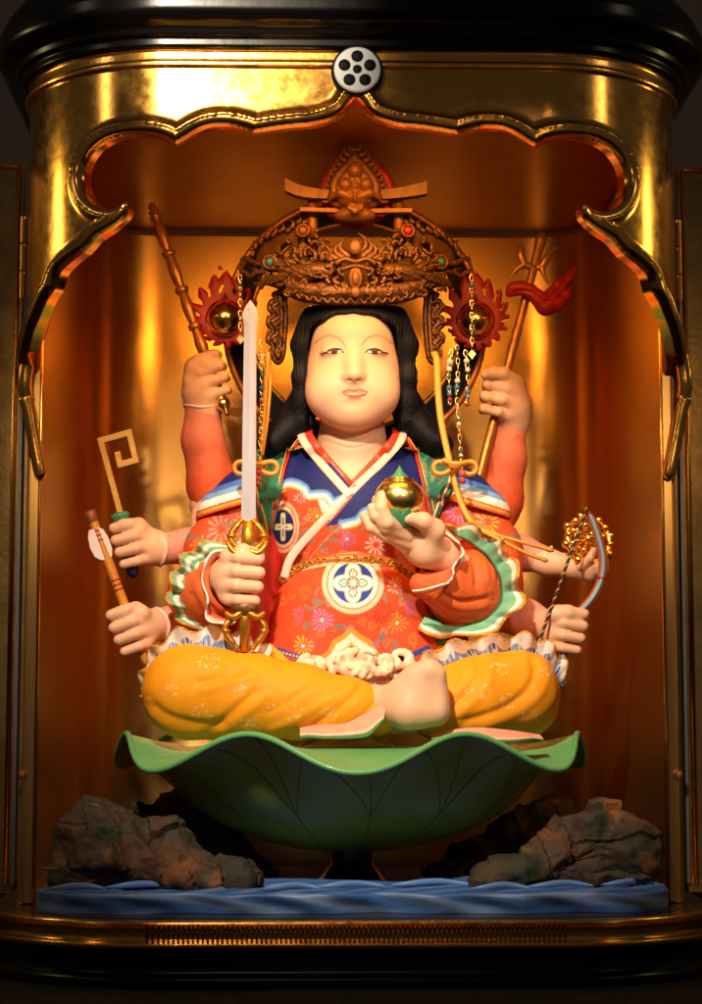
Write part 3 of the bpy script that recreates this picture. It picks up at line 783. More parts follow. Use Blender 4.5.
def ribbon(name, inner_, outer_, m, parent, paintf, waves=6, amp=.07, n=160, k=14, thick=.02, seed=1, dirn=(0, -1, 0), scallop=.03, curl=0, edge=0):
    "frill between two lines of (px,py,y); paintf(v,u)->colour array; waves grow towards the outer edge"
    A = crom([W(*p) for p in inner_], n); Bq = crom([W(*p) for p in outer_], n)
    u = np.linspace(0, 1, n)[:, None]; v = np.linspace(0, 1, k)[None]
    ph = 2*math.pi*waves*u+seed+1.3*np.sin(5*u+seed); g = np.sin(ph)+.35*np.sin(2.3*ph+1)
    out = (Bq-A); L = np.linalg.norm(out, axis=1)[:, None]
    G = A[:, None]+out[:, None]*(v[..., None])*(1+scallop*np.cos(ph)/L)[..., None]
    d = np.array(dirn, float); G = G+(g*amp*v**1.2)[..., None]*d+((v*v)*curl)[..., None]*d
    V, F = grid_mesh(G); vv = np.broadcast_to(v, (n, k)).ravel(); uu_ = np.broadcast_to(u, (n, k)).ravel()
    c = paintf(vv, uu_)
    o = sculpt(name, V, F, m, parent, c); solid(o, thick)
    if edge:
        t = MB(); q = G[:, -1]; t.tube(q, edge*(1+.35*np.sin(np.arange(n)*.55)*np.sin(np.arange(n)*.21)), seg=7); t.build('gilt_edge', 'knot_gold', o)
    return o
def bands(*st):
    "colour bands across a ribbon: (v_end, rgb) ..."
    def f(v, u):
        c = np.zeros((len(v), 3)); lo = -1
        for e, rgb in st: k = (v > lo) & (v <= e+1e-6); c[k] = srgb(rgb); lo = e
        return c
    return f
mat('knot_gold', srgb(214, 150, 52), .5, metal=.25, bump=.006, bscale=60)
RED = (212, 80, 42); BLUE = (24, 36, 104); LBLUE = (96, 146, 205); WHT = (232, 226, 215); GLD = (206, 150, 48); TEAL = (44, 118, 96); PINK = (232, 178, 160); ORG = (216, 100, 46)
# robe over chest and belly
D_ = SDF((-1.75, 1.9, 2.2), (1.55, 4.3, 5.5), 0.0115)
D_.ell(W(352, 522, 3.27), (.98, .72, .95), k=.12)
D_.caps(W(283, 486, 3.35), W(424, 486, 3.35), .36, k=.15); D_.caps(W(322, 462, 3.40), W(270, 482, 3.35), .22, .26, k=.12); D_.caps(W(384, 462, 3.40), W(436, 482, 3.35), .22, .26, k=.12)
D_.ell(W(353.5, 612, 3.02), (.935, .82, .66), k=.10)
D_.caps(W(320, 655, 2.9), W(390, 655, 2.9), .62, k=.2)
V, F = D_.mesh(1); del D_.F
P = PIX(V); nrm = vnormals(V, F)
vee = inside(P, np.array([(305, 420), (309, 438), (352, 489), (399, 438), (402, 420)])) & (V[:, 1] < 3.35)
V, F, u_ = cull(V, F, ~vee); P = P[u_]
V = folds(V, F, [([(288, 500), (292, 540), (286, 575)], -1.2, 3), ([(418, 505), (412, 540), (420, 575)], -1.4, 3), ([(300, 590), (330, 584), (352, 582), (380, 584), (408, 590)], -.6, 4),
                 ([(352, 497), (322, 528), (288, 566)], .5, 4)])
pt = Paint(V, RED)
pt.poly([(302, 434), (352, 493), (330, 520), (322, 512), (318, 500), (304, 495), (296, 484), (282, 482), (262, 480), (250, 470), (290, 432)], WHT)
left = [(250, 484), (262, 486), (281, 485), (292, 482), (304, 487), (309, 494), (325, 494), (333, 502), (341, 499), (352, 490)]
rgt = [(352, 497), (336, 516), (325, 527), (342, 524), (357, 520), (366, 511), (380, 514), (392, 506), (404, 506), (412, 498), (422, 490), (440, 486)]
def band_over(line_, side):
    base = [(302, 430), (352, 492)] if side < 0 else [(404, 430), (352, 495)]
    return line_+base[::-1] if side < 0 else line_+base
pt.poly(left+[(352, 486), (302, 430), (240, 440)], BLUE); 
for off, w_, c_ in ((0, 8, LBLUE), (1.5, 5, (150, 190, 232)), (3.6, 3.8, WHT), (6.4, 1.8, GLD)): pt.line([(x-.3*off, y+off*.8) for x, y in left[:-1]], w_, c_)
pt.poly(rgt+[(440, 440), (404, 430), (352, 492)], BLUE)
for off, w_, c_ in ((0, 8, LBLUE), (1.5, 5, (150, 190, 232)), (3.6, 3.8, WHT), (6.4, 1.8, GLD)): pt.line([(x+.2*off, y+off*.8) for x, y in rgt[3:]], w_, c_)
pt.line([(354, 520), (330, 535), (300, 570)], .1, WHT)
for c_, r_, col_, n_, mid_, rx_ in [((317, 516), 11, (226, 150, 50), 13, (240, 200, 90), 1), ((347, 539), 9.5, (150, 120, 205), 12, WHT, 1), ((376, 545), 12, WHT, 11, None, 1), ((322, 620), 13, (172, 140, 214), 14, WHT, 1),
    ((303, 646), 11.5, (240, 190, 60), 12, WHT, 1), ((397, 623), 12, (232, 150, 50), 12, (250, 220, 150), 1), ((395, 586), 10, (240, 185, 170), 10, WHT, .9), ((410, 608), 10, (150, 110, 190), 11, None, .6), ((384, 612), 13, (176, 40, 22), 14, None, 1),
    ((299, 614), 9, (170, 110, 180), 10, None, .7), ((305, 592), 9, (225, 110, 40), 11, None, .8), ((372, 648), 8, (225, 90, 40), 10, None, 1), ((413, 640), 9, (226, 150, 50), 11, None, .6), ((300, 498), 7, (214, 170, 190), 9, None, 1), ((404, 522), 9, (226, 150, 50), 10, None, .9)]:
    pt.flower(c_, r_*.88, col_, n_, mid_, .85, rx_)
_g = random.Random(77)
for _ in range(26): pt.flower((_g.uniform(282, 425), _g.uniform(596, 655)), _g.uniform(3, 5), _g.choice([(226, 150, 60), (170, 140, 205), (236, 180, 150), (150, 50, 30), (96, 130, 112)]), _g.choice([6, 8, 9]), None, .7)
for _ in range(14): pt.flower((_g.uniform(290, 345), _g.uniform(508, 560)), _g.uniform(3, 4.5), _g.choice([(226, 150, 60), (170, 140, 205), (236, 180, 150), (150, 50, 30)]), 8, None, .7)
for i, (c_, r_) in enumerate([((330, 546), 11), ((308, 536), 9), ((366, 532), 8), ((322, 596), 11), ((311, 604), 8), ((340, 632), 9), ((379, 600), 10), ((405, 596), 8), ((378, 634), 9), ((390, 644), 8), ((309, 628), 7), ((336, 528), 7), ((300, 520), 7), ((402, 560), 8), ((296, 560), 7)]):
    pt.sprig(c_, r_, (92, 132, 112), i)
# round crest on the belly
q = (353, 583)
pt.disc(q, 31, (236, 196, 160)); pt.disc(q, 26.5, (226, 120, 80)); pt.disc(q, 25, (240, 226, 205)); pt.disc(q, 20.5, (26, 64, 150))
for k_ in range(4):
    a = k_*math.pi/2; u_x, u_y = math.cos(a), math.sin(a)
    for r1, r2 in ((5, 5.5), (8.5, 7.6), (12, 7), (15.5, 4.4)): pt.disc((q[0]+r1*u_x, q[1]+r1*u_y), r2+.9, (205, 180, 110))
for k_ in range(4):
    a = k_*math.pi/2; u_x, u_y = math.cos(a), math.sin(a)
    for r1, r2 in ((5, 5.5), (8.5, 7.6), (12, 7), (15.5, 4.4)): pt.disc((q[0]+r1*u_x, q[1]+r1*u_y), r2, (240, 235, 222))
for k_ in range(4):
    a = k_*math.pi/2; u_x, u_y = math.cos(a), math.sin(a)
    for sg in (-1, 1): pt.line([(q[0]+4*u_x, q[1]+4*u_y), (q[0]+9*u_x-sg*4*u_y, q[1]+9*u_y+sg*4*u_x), (q[0]+14*u_x-sg*1.0*u_y, q[1]+14*u_y+sg*1.0*u_x)], 1.8, (66, 128, 84))
    b = a+math.pi/4; pt.disc((q[0]+5.2*math.cos(b), q[1]+5.2*math.sin(b)), 1.7, (196, 60, 44)); pt.line([(q[0]+6*u_x, q[1]+6*u_y), (q[0]+11*u_x, q[1]+11*u_y)], 1.1, (190, 84, 60))
pt.disc(q, 3.6, (200, 190, 150)); pt.disc(q, 2.2, (240, 235, 225))
# oval crest by the coat edge
q = (283, 527); pt.disc(q, 26, (238, 190, 160), .62); pt.disc(q, 22.5, (214, 90, 50), .62); pt.disc(q, 21, (236, 190, 150), .62); pt.disc(q, 17.5, (20, 32, 84), .62)
pt.line([(283, 515), (283, 539)], 4.5, (216, 200, 160)); pt.line([(276, 527), (290, 527)], 6, (216, 200, 160)); pt.line([(283, 518), (283, 536)], 1.6, (66, 110, 84)); pt.line([(278, 527), (288, 527)], 1.6, (150, 60, 50)); pt.disc((283, 527), 1.8, (230, 220, 190))
# trefoil at the hem
tre = [(318, 668), (321, 656), (328, 650), (333, 640), (343, 634), (351, 626), (360, 634), (371, 640), (376, 650), (382, 656), (386, 668)]
pt.poly([(x, y) for x, y in tre]+[(386, 690), (318, 690)], (216, 150, 54))
f_ = lambda s_: [(352+(x-352)*s_, 668+(y-668)*s_) for x, y in tre]+[(352+34*s_, 690), (352-34*s_, 690)]
pt.poly(f_(.84), (242, 226, 200)); pt.poly(f_(.62), (226, 168, 80)); pt.poly(f_(.54), (62, 110, 96))
pt.line([(278, 650), (292, 655), (306, 659)], 6, (60, 78, 150)); pt.line([(398, 658), (412, 655), (428, 648)], 6, (60, 78, 150))
for i in range(9): pt.disc((280+i*3.4, 652+i*.9), 1.2, (220, 190, 90))
robe = sculpt('robe', V, F, 'painted_cloth', statue, pt.c); RB = bvh_of(V, F)
lbl(robe, 'red flowered robe with round blue crest on the belly')
# crossed collar
def strip(name, pts, w_, lift, m, parent, flat=.35, seg=8, b=None):
    P_ = cast_all(b or RB, crom(pts, 5*len(pts)), lift); g = MB(); g.tube(P_, w_*S(2.6)/2, seg=seg, flat=flat)
    return g.build(name, m, parent)
for nm, c_ in (('collar_red', (212, 62, 26)), ('collar_pink', (240, 200, 180)), ('lining_red', (176, 34, 20)), ('teal', (44, 112, 92)), ('hem_blue', (60, 80, 140)), ('coral', (206, 70, 60)), ('bead_white', (220, 205, 190)), ('jade', (40, 90, 80)), ('bead_red', (170, 20, 18)), ('bead_blue', (50, 110, 150))):
    mat(nm, srgb(c_), .45, vary=.08, vscale=10)
_bv = [np.array([v.co for v in o.data.vertices]) for o in (body, robe)]; _bf = [np.array([p.vertices[:] for p in o.data.polygons]) for o in (body, robe)]; CB = bvh_of(np.vstack(_bv), np.vstack([_bf[0], _bf[1]+len(_bv[0])]))
def cs(pts, y, w_, m, nm='collar'):
    g = MB(); q = crom([(p[0], p[1]) for p in pts], 60); yy = cast_all(CB, q, 0)[:, 1]; yr = np.interp(np.linspace(0, 1, 60), np.linspace(0, 1, len(pts)), [p[2] for p in pts])
    yy = np.where(q[:, 1] < 452, yr, np.minimum(yy, yr+.25))
    for _ in range(25): yy[1:-1] = .25*yy[:-2]+.5*yy[1:-1]+.25*yy[2:]
    g.tube(np.array([W(a, b, c-.018) for (a, b), c in zip(q, yy)]), w_*S(2.7)/2, seg=12, flat=.24); return g.build(nm, m, statue)
cs([(402, 428, 3.15), (401, 440, 2.92), (382, 462, 2.66), (352, 491, 2.52), (318, 526, 2.50), (292, 556, 2.50), (284, 578, 2.56)], 0, 8.5, 'collar_pink')
cs([(302, 428, 3.15), (303, 440, 2.90), (320, 462, 2.66), (350, 496, 2.54)], 0, 8.5, 'collar_pink')
cs([(309, 428, 3.15), (311, 438, 2.90), (329, 461, 2.66), (353, 487, 2.55)], 0, 7.5, 'collar_red')
cs([(396, 428, 3.15), (394, 438, 2.90), (377, 459, 2.66), (351, 486, 2.53)], 0, 7.5, 'collar_red')
# belt with carved scrolls
bl = crom([(283, 584), (296, 573), (318, 564), (352, 561), (383, 563.5), (405, 573), (424, 590)], 60)
BP = cast_all(RB, bl, .02); g = MB(); g.tube(BP, .068, seg=12, flat=.5)
mat('belt_gold', srgb(178, 104, 44), .45, metal=.4, bump=.003, bscale=40)
belt = g.build('belt', 'belt_gold', statue); g = MB()
for i in range(22):
    j = 2+i*2.6; j0 = int(j); c = BP[min(j0, 59)]; tx = BP[min(j0+1, 59)]-BP[max(j0-1, 0)]; tx = tx/np.linalg.norm(tx); up = np.cross(tx, (0, 1, 0)); up /= np.linalg.norm(up)
    t = np.linspace(.5, 8, 18); r_ = .006+.0052*t; sg = 1 if i % 2 else -1
    g = MB(); g.tube(c+np.array([0, -.04, 0])+(r_*np.cos(t))[:, None]*tx+(sg*r_*np.sin(t))[:, None]*up, .0085, seg=5); g.build('scroll', 'gold_paint', belt)
# coat: side panels, shoulder capes, wide sleeves (front pair of arms)
for s_, q in ((-1, [(270, 500, 3.35), (258, 570, 3.2), (250, 650, 3.1)]), (1, [(432, 500, 3.35), (438, 570, 3.3), (440, 650, 3.2)])):
    c = SDF(wp(*q).min(0)-.5, wp(*q).max(0)+.5, .016); c.chain(wp(*q), [.26, .28, .34], k=.1); V, F = c.mesh(1)
    V = folds(V, F, [([(262, 500), (250, 660)], -2, 4), ([(247, 560), (240, 660)], -1.5, 3), ([(436, 560), (440, 660)], -2, 4)])
    pt = Paint(V, (170, 34, 20)); sculpt('coat_side', V, F, 'painted_cloth', statue, pt.c)
def cut(s, p, n, k=.01):
    X, Y, Z = s.ax[0][:, None, None], s.ax[1][None, :, None], s.ax[2][None, None, :]
    s.F = np.maximum(s.F, ((X-p[0])*n[0]+(Y-p[1])*n[1]+(Z-p[2])*n[2]).astype(np.float32))
sleeve_v = []
for s_ in (-1, 1):
    f = (lambda p: p) if s_ < 0 else (lambda p: 707-p)
    q = [W(f(272), 494, 3.32), W(f(238), 516, 3.12), W(f(219), 552, 2.88), W(f(214), 585, 2.75)]
    c = SDF(np.min(q, 0)-.65, np.max(q, 0)+.65, .013); c.chain(q, [.31, .36, .38, .35], k=.12); V, F = c.mesh(1); del c.F
    V = folds(V, F, [([(f(236), 512), (f(214), 535), (f(188), 556)], -1.4, 3.5), ([(f(245), 520), (f(232), 540), (f(226), 552)], -1.2, 3)])
    pt = Paint(V, RED)
    if s_ < 0: fl_ = [((221, 529), 15, (240, 150, 130), 12), ((200, 545), 9, (226, 150, 60), 10), ((243, 520), 8, (238, 160, 90), 10)]
    else: fl_ = [((458, 512), 13, (170, 130, 205), 12), ((488, 522), 13, (240, 180, 70), 12), ((508, 545), 9, (226, 140, 60), 10), ((470, 530), 8, (240, 130, 110), 10)]
    for c_, r_, cl, n_ in fl_: pt.flower(c_, r_, cl, n_, None, .9)
    for i, c_ in enumerate([(f(236), 530), (f(210), 548), (f(228), 520), (f(192), 540)]): pt.sprig(c_, 8, (92, 132, 112), i+30)
    o = sculpt('sleeve', V, F, 'painted_cloth', statue, pt.c); sleeve_v.append((V, F))
    q = [W(f(276), 488, 3.30), W(f(250), 501, 3.12), W(f(231), 520, 2.98)]
    c = SDF(np.min(q, 0)-.65, np.max(q, 0)+.65, .012); c.chain(q, [.31, .37, .41], k=.12)
    A_ = W(f(196), 520, 2.98); B_ = W(f(259), 500, 2.70); C_ = W(f(196), 520, 3.3)+np.array([0, 0, -.02]); n_ = np.cross(B_-A_, C_-A_); n_ = n_ if n_[2] < 0 else -n_; n_ /= np.linalg.norm(n_)
    cut(c, A_, n_)
    c.chain([x+n_*.10 for x in q[1:]], [.31, .36], k=.02, op='sub')
    V, F = c.mesh(1); del c.F
    h = -(V-A_)@n_
    col = np.zeros((len(V), 3)); col[:] = srgb(BLUE)
    for e, rgb in ((.30, (70, 112, 190)), (.235, (120, 165, 215)), (.17, WHT), (.085, (214, 80, 40)), (.065, GLD), (.030, RED)): col[h < e] = srgb(rgb)
    sculpt('shoulder_cape', V, F, 'painted_cloth', statue, col); sleeve_v.append((V, F))
allV = [robe_v for robe_v in sleeve_v]; off = 0; vs = []; fs = []
m_ = np.array([v.co for v in robe.data.vertices]); mf = np.array([p.vertices[:] for p in robe.data.polygons]); vs.append(m_); fs.append(mf); off = len(m_)
for V, F in sleeve_v: vs.append(V); fs.append(F+off); off += len(V)
TB = bvh_of(np.vstack(vs), np.vstack(fs))
# green waistcoat panels
def vest_l(pt, D):
    pt.c[:] = srgb(TEAL)
    g = random.Random(3)
    for i in range(60):
        x = g.uniform(252, 298); y = g.uniform(440, 600); a = g.uniform(0, 6); l = g.uniform(1.5, 4)
        pt.line([(x, y), (x+l*math.cos(a), y+l*math.sin(a)), (x+l*math.cos(a+1.2), y+1.8*l*math.sin(a+.6))], .9, g.choice([(190, 160, 80), (120, 160, 140), (200, 120, 90)]), .8)
def vest_r(pt, D):
    pt.c[:] = srgb(TEAL); g = random.Random(5)
    for i in range(60):
        x = g.uniform(412, 455); y = g.uniform(445, 520); a = g.uniform(0, 6); l = g.uniform(1.5, 4)
        pt.line([(x, y), (x+l*math.cos(a), y+l*math.sin(a)), (x+l*math.cos(a+1.2), y+1.8*l*math.sin(a+.6))], .9, g.choice([(190, 160, 80), (120, 160, 140), (200, 120, 90)]), .8)
PL = [(249, 458), (262, 446), (284, 440), (300, 437), (290, 450), (286, 462), (283, 480), (280, 499), (275, 522), (271, 545), (269, 575), (268, 600), (262, 600), (263, 575), (263, 550), (261, 522), (255, 502), (250, 482)]
PRt = [(409, 440), (424, 443), (442, 447), (455, 458), (458, 470), (454, 487), (445, 504), (437, 520), (429, 519), (426, 500), (422, 483), (418, 462)]
pl = sheet('waistcoat_panel', PL, TB, .05, 'painted_cloth', statue, vest_l)
pr = sheet('waistcoat_panel', PRt, TB, .05, 'painted_cloth', statue, vest_r)
for pn, seq, w_, m_n, li in ((pl, [(303, 436), (293, 450), (288, 463), (284, 481), (281, 499), (276, 522), (272, 545), (270, 575), (270, 625)], 3.2, 'lining_red', .055),
                    (pl, [(300, 436), (290, 450), (286, 462), (283, 480), (280, 499), (275, 522), (271, 545), (269, 575), (268, 600)], 1.6, 'gold_ribbon', .085),
                    (pl, [(254, 482), (256, 500), (261, 522), (263, 550), (263, 575), (262, 600)], 2.2, 'gold_ribbon', .07),
                    (pr, [(405, 436), (413, 450), (416, 463), (420, 484), (424, 501), (427, 520)], 3.2, 'lining_red', .055),
                    (pr, [(408, 437), (416, 450), (418, 463), (422, 484), (426, 501), (429, 520)], 1.6, 'gold_ribbon', .085),
                    (pr, [(453, 472), (450, 487), (443, 504), (437, 521)], 2.6, 'collar_pink', .075)):
    strip('edging', seq, w_, li, m_n, pn, flat=.6, b=TB)
# long green tails of the waistcoat below the sleeve
g = MB(); g.tube(crom(wp((424, 590, 2.9), (428, 615, 2.7), (436, 645, 2.6)), 14), np.linspace(.05, .14, 14), seg=10, flat=.3); g.build('waistcoat_tail', 'teal', statue)
# orange inner sleeves with open cuffs
c = SDF(W(170, 640, 1.9)-.2, W(255, 535, 3.1)+.3, .013)
c.chain(wp((203, 596, 2.75), (214, 592, 2.45), (220, 590, 2.28)), [.40, .38, .33], k=.1); c.chain(wp((214, 588, 2.5), (240, 582, 2.0)), [.24, .31], k=.03, op='sub')
V, F = c.mesh(1); V = folds(V, F, [([(196, 570), (206, 600), (222, 618)], -1.8, 3), ([(190, 590), (202, 615)], -1.4, 3), ([(208, 560), (205, 585), (215, 608)], 1.2, 3)])
sculpt('inner_sleeve', V, F, 'painted_cloth', statue, Paint(V, ORG).c)
c = SDF(W(395, 650, 1.75)-.1, W(520, 515, 3.2)+.2, .013)
c.chain(wp((484, 582, 2.80), (464, 586, 2.52), (446, 580, 2.28)), [.40, .38, .29], k=.14); c.chain(wp((446, 590, 2.3), (420, 584, 2.15)), [.25, .12], k=.14)
c.ell(W(468, 599, 2.6), (.46, .30, .32), k=.1)
c.chain(wp((450, 556, 2.3), (425, 545, 1.95)), [.21, .30], k=.03, op='sub')
V, F = c.mesh(1); V = folds(V, F, [([(438, 592), (460, 602), (492, 598)], -3.2, 3), ([(440, 598), (462, 609), (490, 606)], 1.6, 3), ([(462, 545), (474, 562), (478, 590)], -3.4, 3), ([(470, 545), (484, 560), (488, 588)], 1.8, 3.5), ([(426, 598), (450, 616), (480, 620)], -2.4, 2.5), ([(478, 546), (496, 562), (500, 585)], -2.0, 2.5)])
sculpt('inner_sleeve', V, F, 'painted_cloth', statue, Paint(V, (214, 98, 44)).c)
cuffc = bands((.45, (222, 100, 60)), (.7, (238, 170, 150)), (1, (240, 226, 218)))
ribbon('cuff', [(236, 556, 2.20), (216, 560, 2.16), (207, 578, 2.12), (205, 596, 2.08), (212, 612, 2.08), (228, 620, 2.06), (238, 618, 2.08)],
       [(240, 553, 2.06), (214, 553, 2.02), (201, 574, 1.98), (208, 600, 1.90), (206, 618, 1.92), (228, 625, 1.90), (240, 616, 1.92)][::1], 'painted_cloth', statue, cuffc, 4, .04, seed=2)
ribbon('cuff', [(440, 524, 2.35), (452, 535, 2.18), (460, 550, 2.10), (456, 566, 2.04), (448, 580, 1.98), (436, 590, 1.95), (416, 594, 1.95)],
       [(438, 528, 2.18), (455, 540, 2.02), (464, 552, 1.94), (454, 565, 1.88), (452, 580, 1.84), (438, 586, 1.80), (412, 590, 1.84)], 'painted_cloth', statue, cuffc, 4, .04, seed=4)
frl = bands((.10, (50, 110, 80)), (.30, (110, 168, 124)), (.34, GLD), (.48, (226, 222, 204)), (.64, (104, 164, 120)), (.67, GLD), (.84, (232, 228, 212)), (.93, (120, 176, 134)), (1, GLD))
frc = bands((.10, (60, 120, 88)), (.62, (122, 184, 142)), (.86, (232, 230, 216)), (1, GLD))
ribbon('sleeve_frill', [(262, 548, 2.40), (244, 552, 2.30), (226, 560, 2.24), (213, 572, 2.22), (206, 588, 2.24), (203, 604, 2.28), (206, 618, 2.36), (216, 628, 2.4)],
       [(262, 541, 2.5), (236, 541, 2.36), (206, 543, 2.26), (186, 554, 2.24), (175, 572, 2.24), (169, 594, 2.3), (176, 616, 2.36), (206, 636, 2.4)], 'painted_cloth', statue, frl, 6, .075, seed=3, scallop=.04, edge=.015, n=260)
ribbon('sleeve_frill', [(440, 531, 2.60), (462, 538, 2.42), (480, 550, 2.34), (494, 566, 2.32), (501, 586, 2.34), (498, 606, 2.38), (482, 620, 2.42), (455, 626, 2.44), (425, 616, 2.46)],
       [(436, 527, 2.48), (466, 525, 2.28), (492, 536, 2.18), (508, 552, 2.16), (519, 578, 2.18), (521, 604, 2.24), (502, 624, 2.3), (464, 638, 2.36), (418, 628, 2.40)], 'painted_cloth', statue, frc, 6.5, .10, seed=6, scallop=.05, edge=.016, n=260)
# sleeves of the six rear arms
def rear(q, r_, c0, c1, fs_=(), cuffp=None):
    P_ = wp(*q); c = SDF(P_.min(0)-.45, P_.max(0)+.45, .015); c.chain(P_, r_, k=.1)
    d0 = (P_[0]-P_[1])/np.linalg.norm(P_[0]-P_[1]); cut(c, P_[0]+d0*.02, d0); V, F = c.mesh(1); V = folds(V, F, list(fs_))
    t = np.clip(np.linalg.norm(V-P_[0], axis=1)/.9, 0, 1)[:, None]; col = np.array(srgb(c0))*(1-t)+np.array(srgb(c1))*t
    o = sculpt('rear_sleeve', V, F, 'painted_cloth', statue, col)
    a = np.cross(d0, (0, 1, 0)); a /= np.linalg.norm(a); b = np.cross(d0, a); th = np.linspace(0, 2*math.pi, 40, endpoint=False); rr = r_[0]+.004
    g = MB(); g.tube(P_[0]+d0*.02+rr*np.cos(th)[:, None]*a+rr*np.sin(th)[:, None]*b+(.012*np.sin(3*th))[:, None]*d0, .022, seg=8, closed=True); g.build('cuff_rim', 'collar_pink', o)
rear([(203, 408, 3.80), (203, 440, 3.85), (213, 486, 3.95), (225, 520, 3.95)], [.215, .245, .30, .32], (230, 146, 114), (214, 88, 46), [([(226, 460), (232, 500)], -1, 3)])
rear([(511, 421, 3.80), (506, 460, 3.85), (498, 500, 3.9), (486, 530, 3.9)], [.19, .235, .29, .3], (230, 140, 108), (214, 88, 46), [([(490, 440), (500, 470), (504, 500)], -1, 3), ([(520, 430), (500, 452), (492, 480)], .8, 3)])
rear([(160, 549, 3.02), (190, 546, 3.2), (230, 545, 3.4)], [.185, .20, .26], (226, 150, 132), (216, 128, 106), [([(164, 540), (168, 560)], -.8, 2)])
rear([(546, 560, 3.2), (520, 553, 3.3), (470, 540, 3.5)], [.155, .20, .27], (226, 150, 132), (214, 110, 84), [([(535, 553), (515, 545), (500, 540)], -1.2, 3)])
rear([(161, 624, 2.75), (186, 618, 2.95), (225, 610, 3.2)], [.18, .20, .26], (226, 150, 132), (216, 128, 106))
rear([(546, 625, 2.8), (525, 618, 2.95), (480, 606, 3.2)], [.17, .21, .26], (226, 150, 132), (214, 118, 92))
# orange trousers
OR = (242, 156, 22); OR2 = (240, 176, 40)
for s_ in (-1, 1):
    if s_ < 0: q = wp((191, 691, 2.32), (245, 696, 2.12), (300, 702, 1.98), (350, 709, 1.86), (376, 712, 1.83)); r_ = [.545, .475, .40, .32, .26]
    else: q = wp((516, 694, 2.35), (480, 699, 2.2), (440, 704, 2.15)); r_ = [.515, .46, .40]
    c = SDF(q.min(0)-.65, q.max(0)+.65, .014); c.chain(q, r_, k=.12)
    if s_ < 0: c.chain(wp((205, 680, 2.7), (300, 680, 2.75)), [.42, .40], k=.2)
    else: c.chain(wp((505, 682, 2.7), (420, 680, 2.75)), [.42, .40], k=.2)
    cut(c, W(351, 741.5, 1.8), np.array([0, 0, -1.0])); V, F = c.mesh(2); del c.F
    if s_ < 0: st_ = [([(256, 664), (225, 676), (192, 684)], -3.2, 4), ([(262, 672), (228, 684), (196, 692)], 1.6, 4), ([(262, 686), (232, 712), (204, 736)], -3.0, 4.5), ([(275, 690), (243, 716), (215, 738)], 2.0, 5),
        ([(366, 682), (342, 706), (312, 727), (278, 738)], -4.0, 4.5), ([(350, 684), (322, 704), (290, 722), (262, 734)], 2.2, 5), ([(148, 700), (168, 716), (200, 724), (230, 722)], -3.5, 5), ([(146, 712), (172, 730), (206, 736)], 1.8, 4), ([(320, 680), (290, 700), (262, 716)], -1.6, 4), ([(384, 690), (362, 716), (335, 734)], -2.0, 3)]
    else: st_ = [([(478, 652), (478, 676), (460, 700), (440, 716)], -3.6, 4.5), ([(490, 652), (490, 680), (470, 706), (446, 722)], 2.2, 5), ([(532, 650), (533, 680), (508, 706), (458, 724)], -3.8, 4.5), ([(544, 655), (545, 686), (520, 712), (474, 730)], 2.2, 5),
        ([(558, 666), (561, 700), (542, 722), (508, 734)], -3.4, 4.5), ([(458, 660), (455, 680), (444, 694)], -2.0, 3.5)]
    V = folds(V, F, [(a_, b_*.62, c_*.95) for a_, b_, c_ in st_])
    t = np.clip((PIX(V)[:, 1]-640)/100, 0, 1)[:, None]; col = np.array(srgb(OR))*(1-t*0)+0*V
    pt = Paint(V, OR); g = random.Random(11+s_)
    spots_ = [(210, 660, 11), (202, 712, 10), (285, 712, 14), (250, 724, 9), (170, 690, 8), (330, 714, 8), (240, 690, 7)] if s_ < 0 else [(478, 690, 12), (458, 706, 9), (508, 702, 10), (532, 716, 9), (545, 672, 8), (500, 668, 8)]
    for cx, cy, rr in spots_:
        for i in range(26):
            a = g.uniform(0, 6.28); q_ = rr*math.sqrt(g.random()); pt.disc((cx+q_*math.cos(a)*1.25, cy+q_*math.sin(a)*.8), g.uniform(.5, 1.1), g.choice([(250, 225, 160), (250, 205, 120), (228, 150, 110)]), a=.75)
        th = np.linspace(0, 6.28, 14); pass
    o = sculpt('trouser_leg', V, F, 'silk_orange', statue, pt.c)
# hems of the under-skirt, pink lined with green
hemc = bands((.62, (234, 160, 130)), (.80, (240, 195, 170)), (1, (70, 122, 66)))
ribbon('skirt_hem', [(300, 726, 1.70), (330, 724, 1.62), (360, 716, 1.55), (388, 700, 1.55)], [(300, 739.5, 1.52), (330, 739.5, 1.45), (362, 736, 1.42), (382, 726, 1.44)], 'painted_cloth', statue, hemc, 1.4, .02, thick=.014)
ribbon('skirt_hem', [(430, 734, 1.70), (470, 728, 1.62), (505, 730, 1.7), (540, 735, 1.9)], [(432, 741, 1.55), (470, 740, 1.46), (505, 741, 1.52), (545, 741, 1.78)], 'painted_cloth', statue, hemc, 1.6, .03, thick=.014)
# blue and white frill of the over-skirt behind the legs
def wave(seed):
    def f(v, u):
        c = np.zeros((len(v), 3)); c[:] = srgb((118, 164, 232))
        st = np.sin(u*210+seed+6*np.sin(u*31))+np.sin(u*93+3*v)
        c[st > .1] = srgb((226, 234, 244)); c[st > 1.1] = srgb((70, 112, 200)); c[v > .42+.16*np.sin(u*60+seed)] = srgb((246, 244, 240)); c[v > .95] = srgb(GLD); return c
    return f
ribbon('skirt_frill', [(144, 700, 2.45), (150, 676, 2.35), (162, 658, 2.25), (182, 648, 2.18), (212, 647, 2.15), (240, 654, 2.12), (266, 666, 2.1)],
       [(139, 696, 2.40), (143, 668, 2.26), (156, 646, 2.16), (180, 631, 2.10), (212, 628, 2.06), (242, 634, 2.04), (272, 650, 2.04)], 'painted_cloth', statue, wave(1), 6, .05, n=420, k=20, seed=1, scallop=.05, edge=.011)
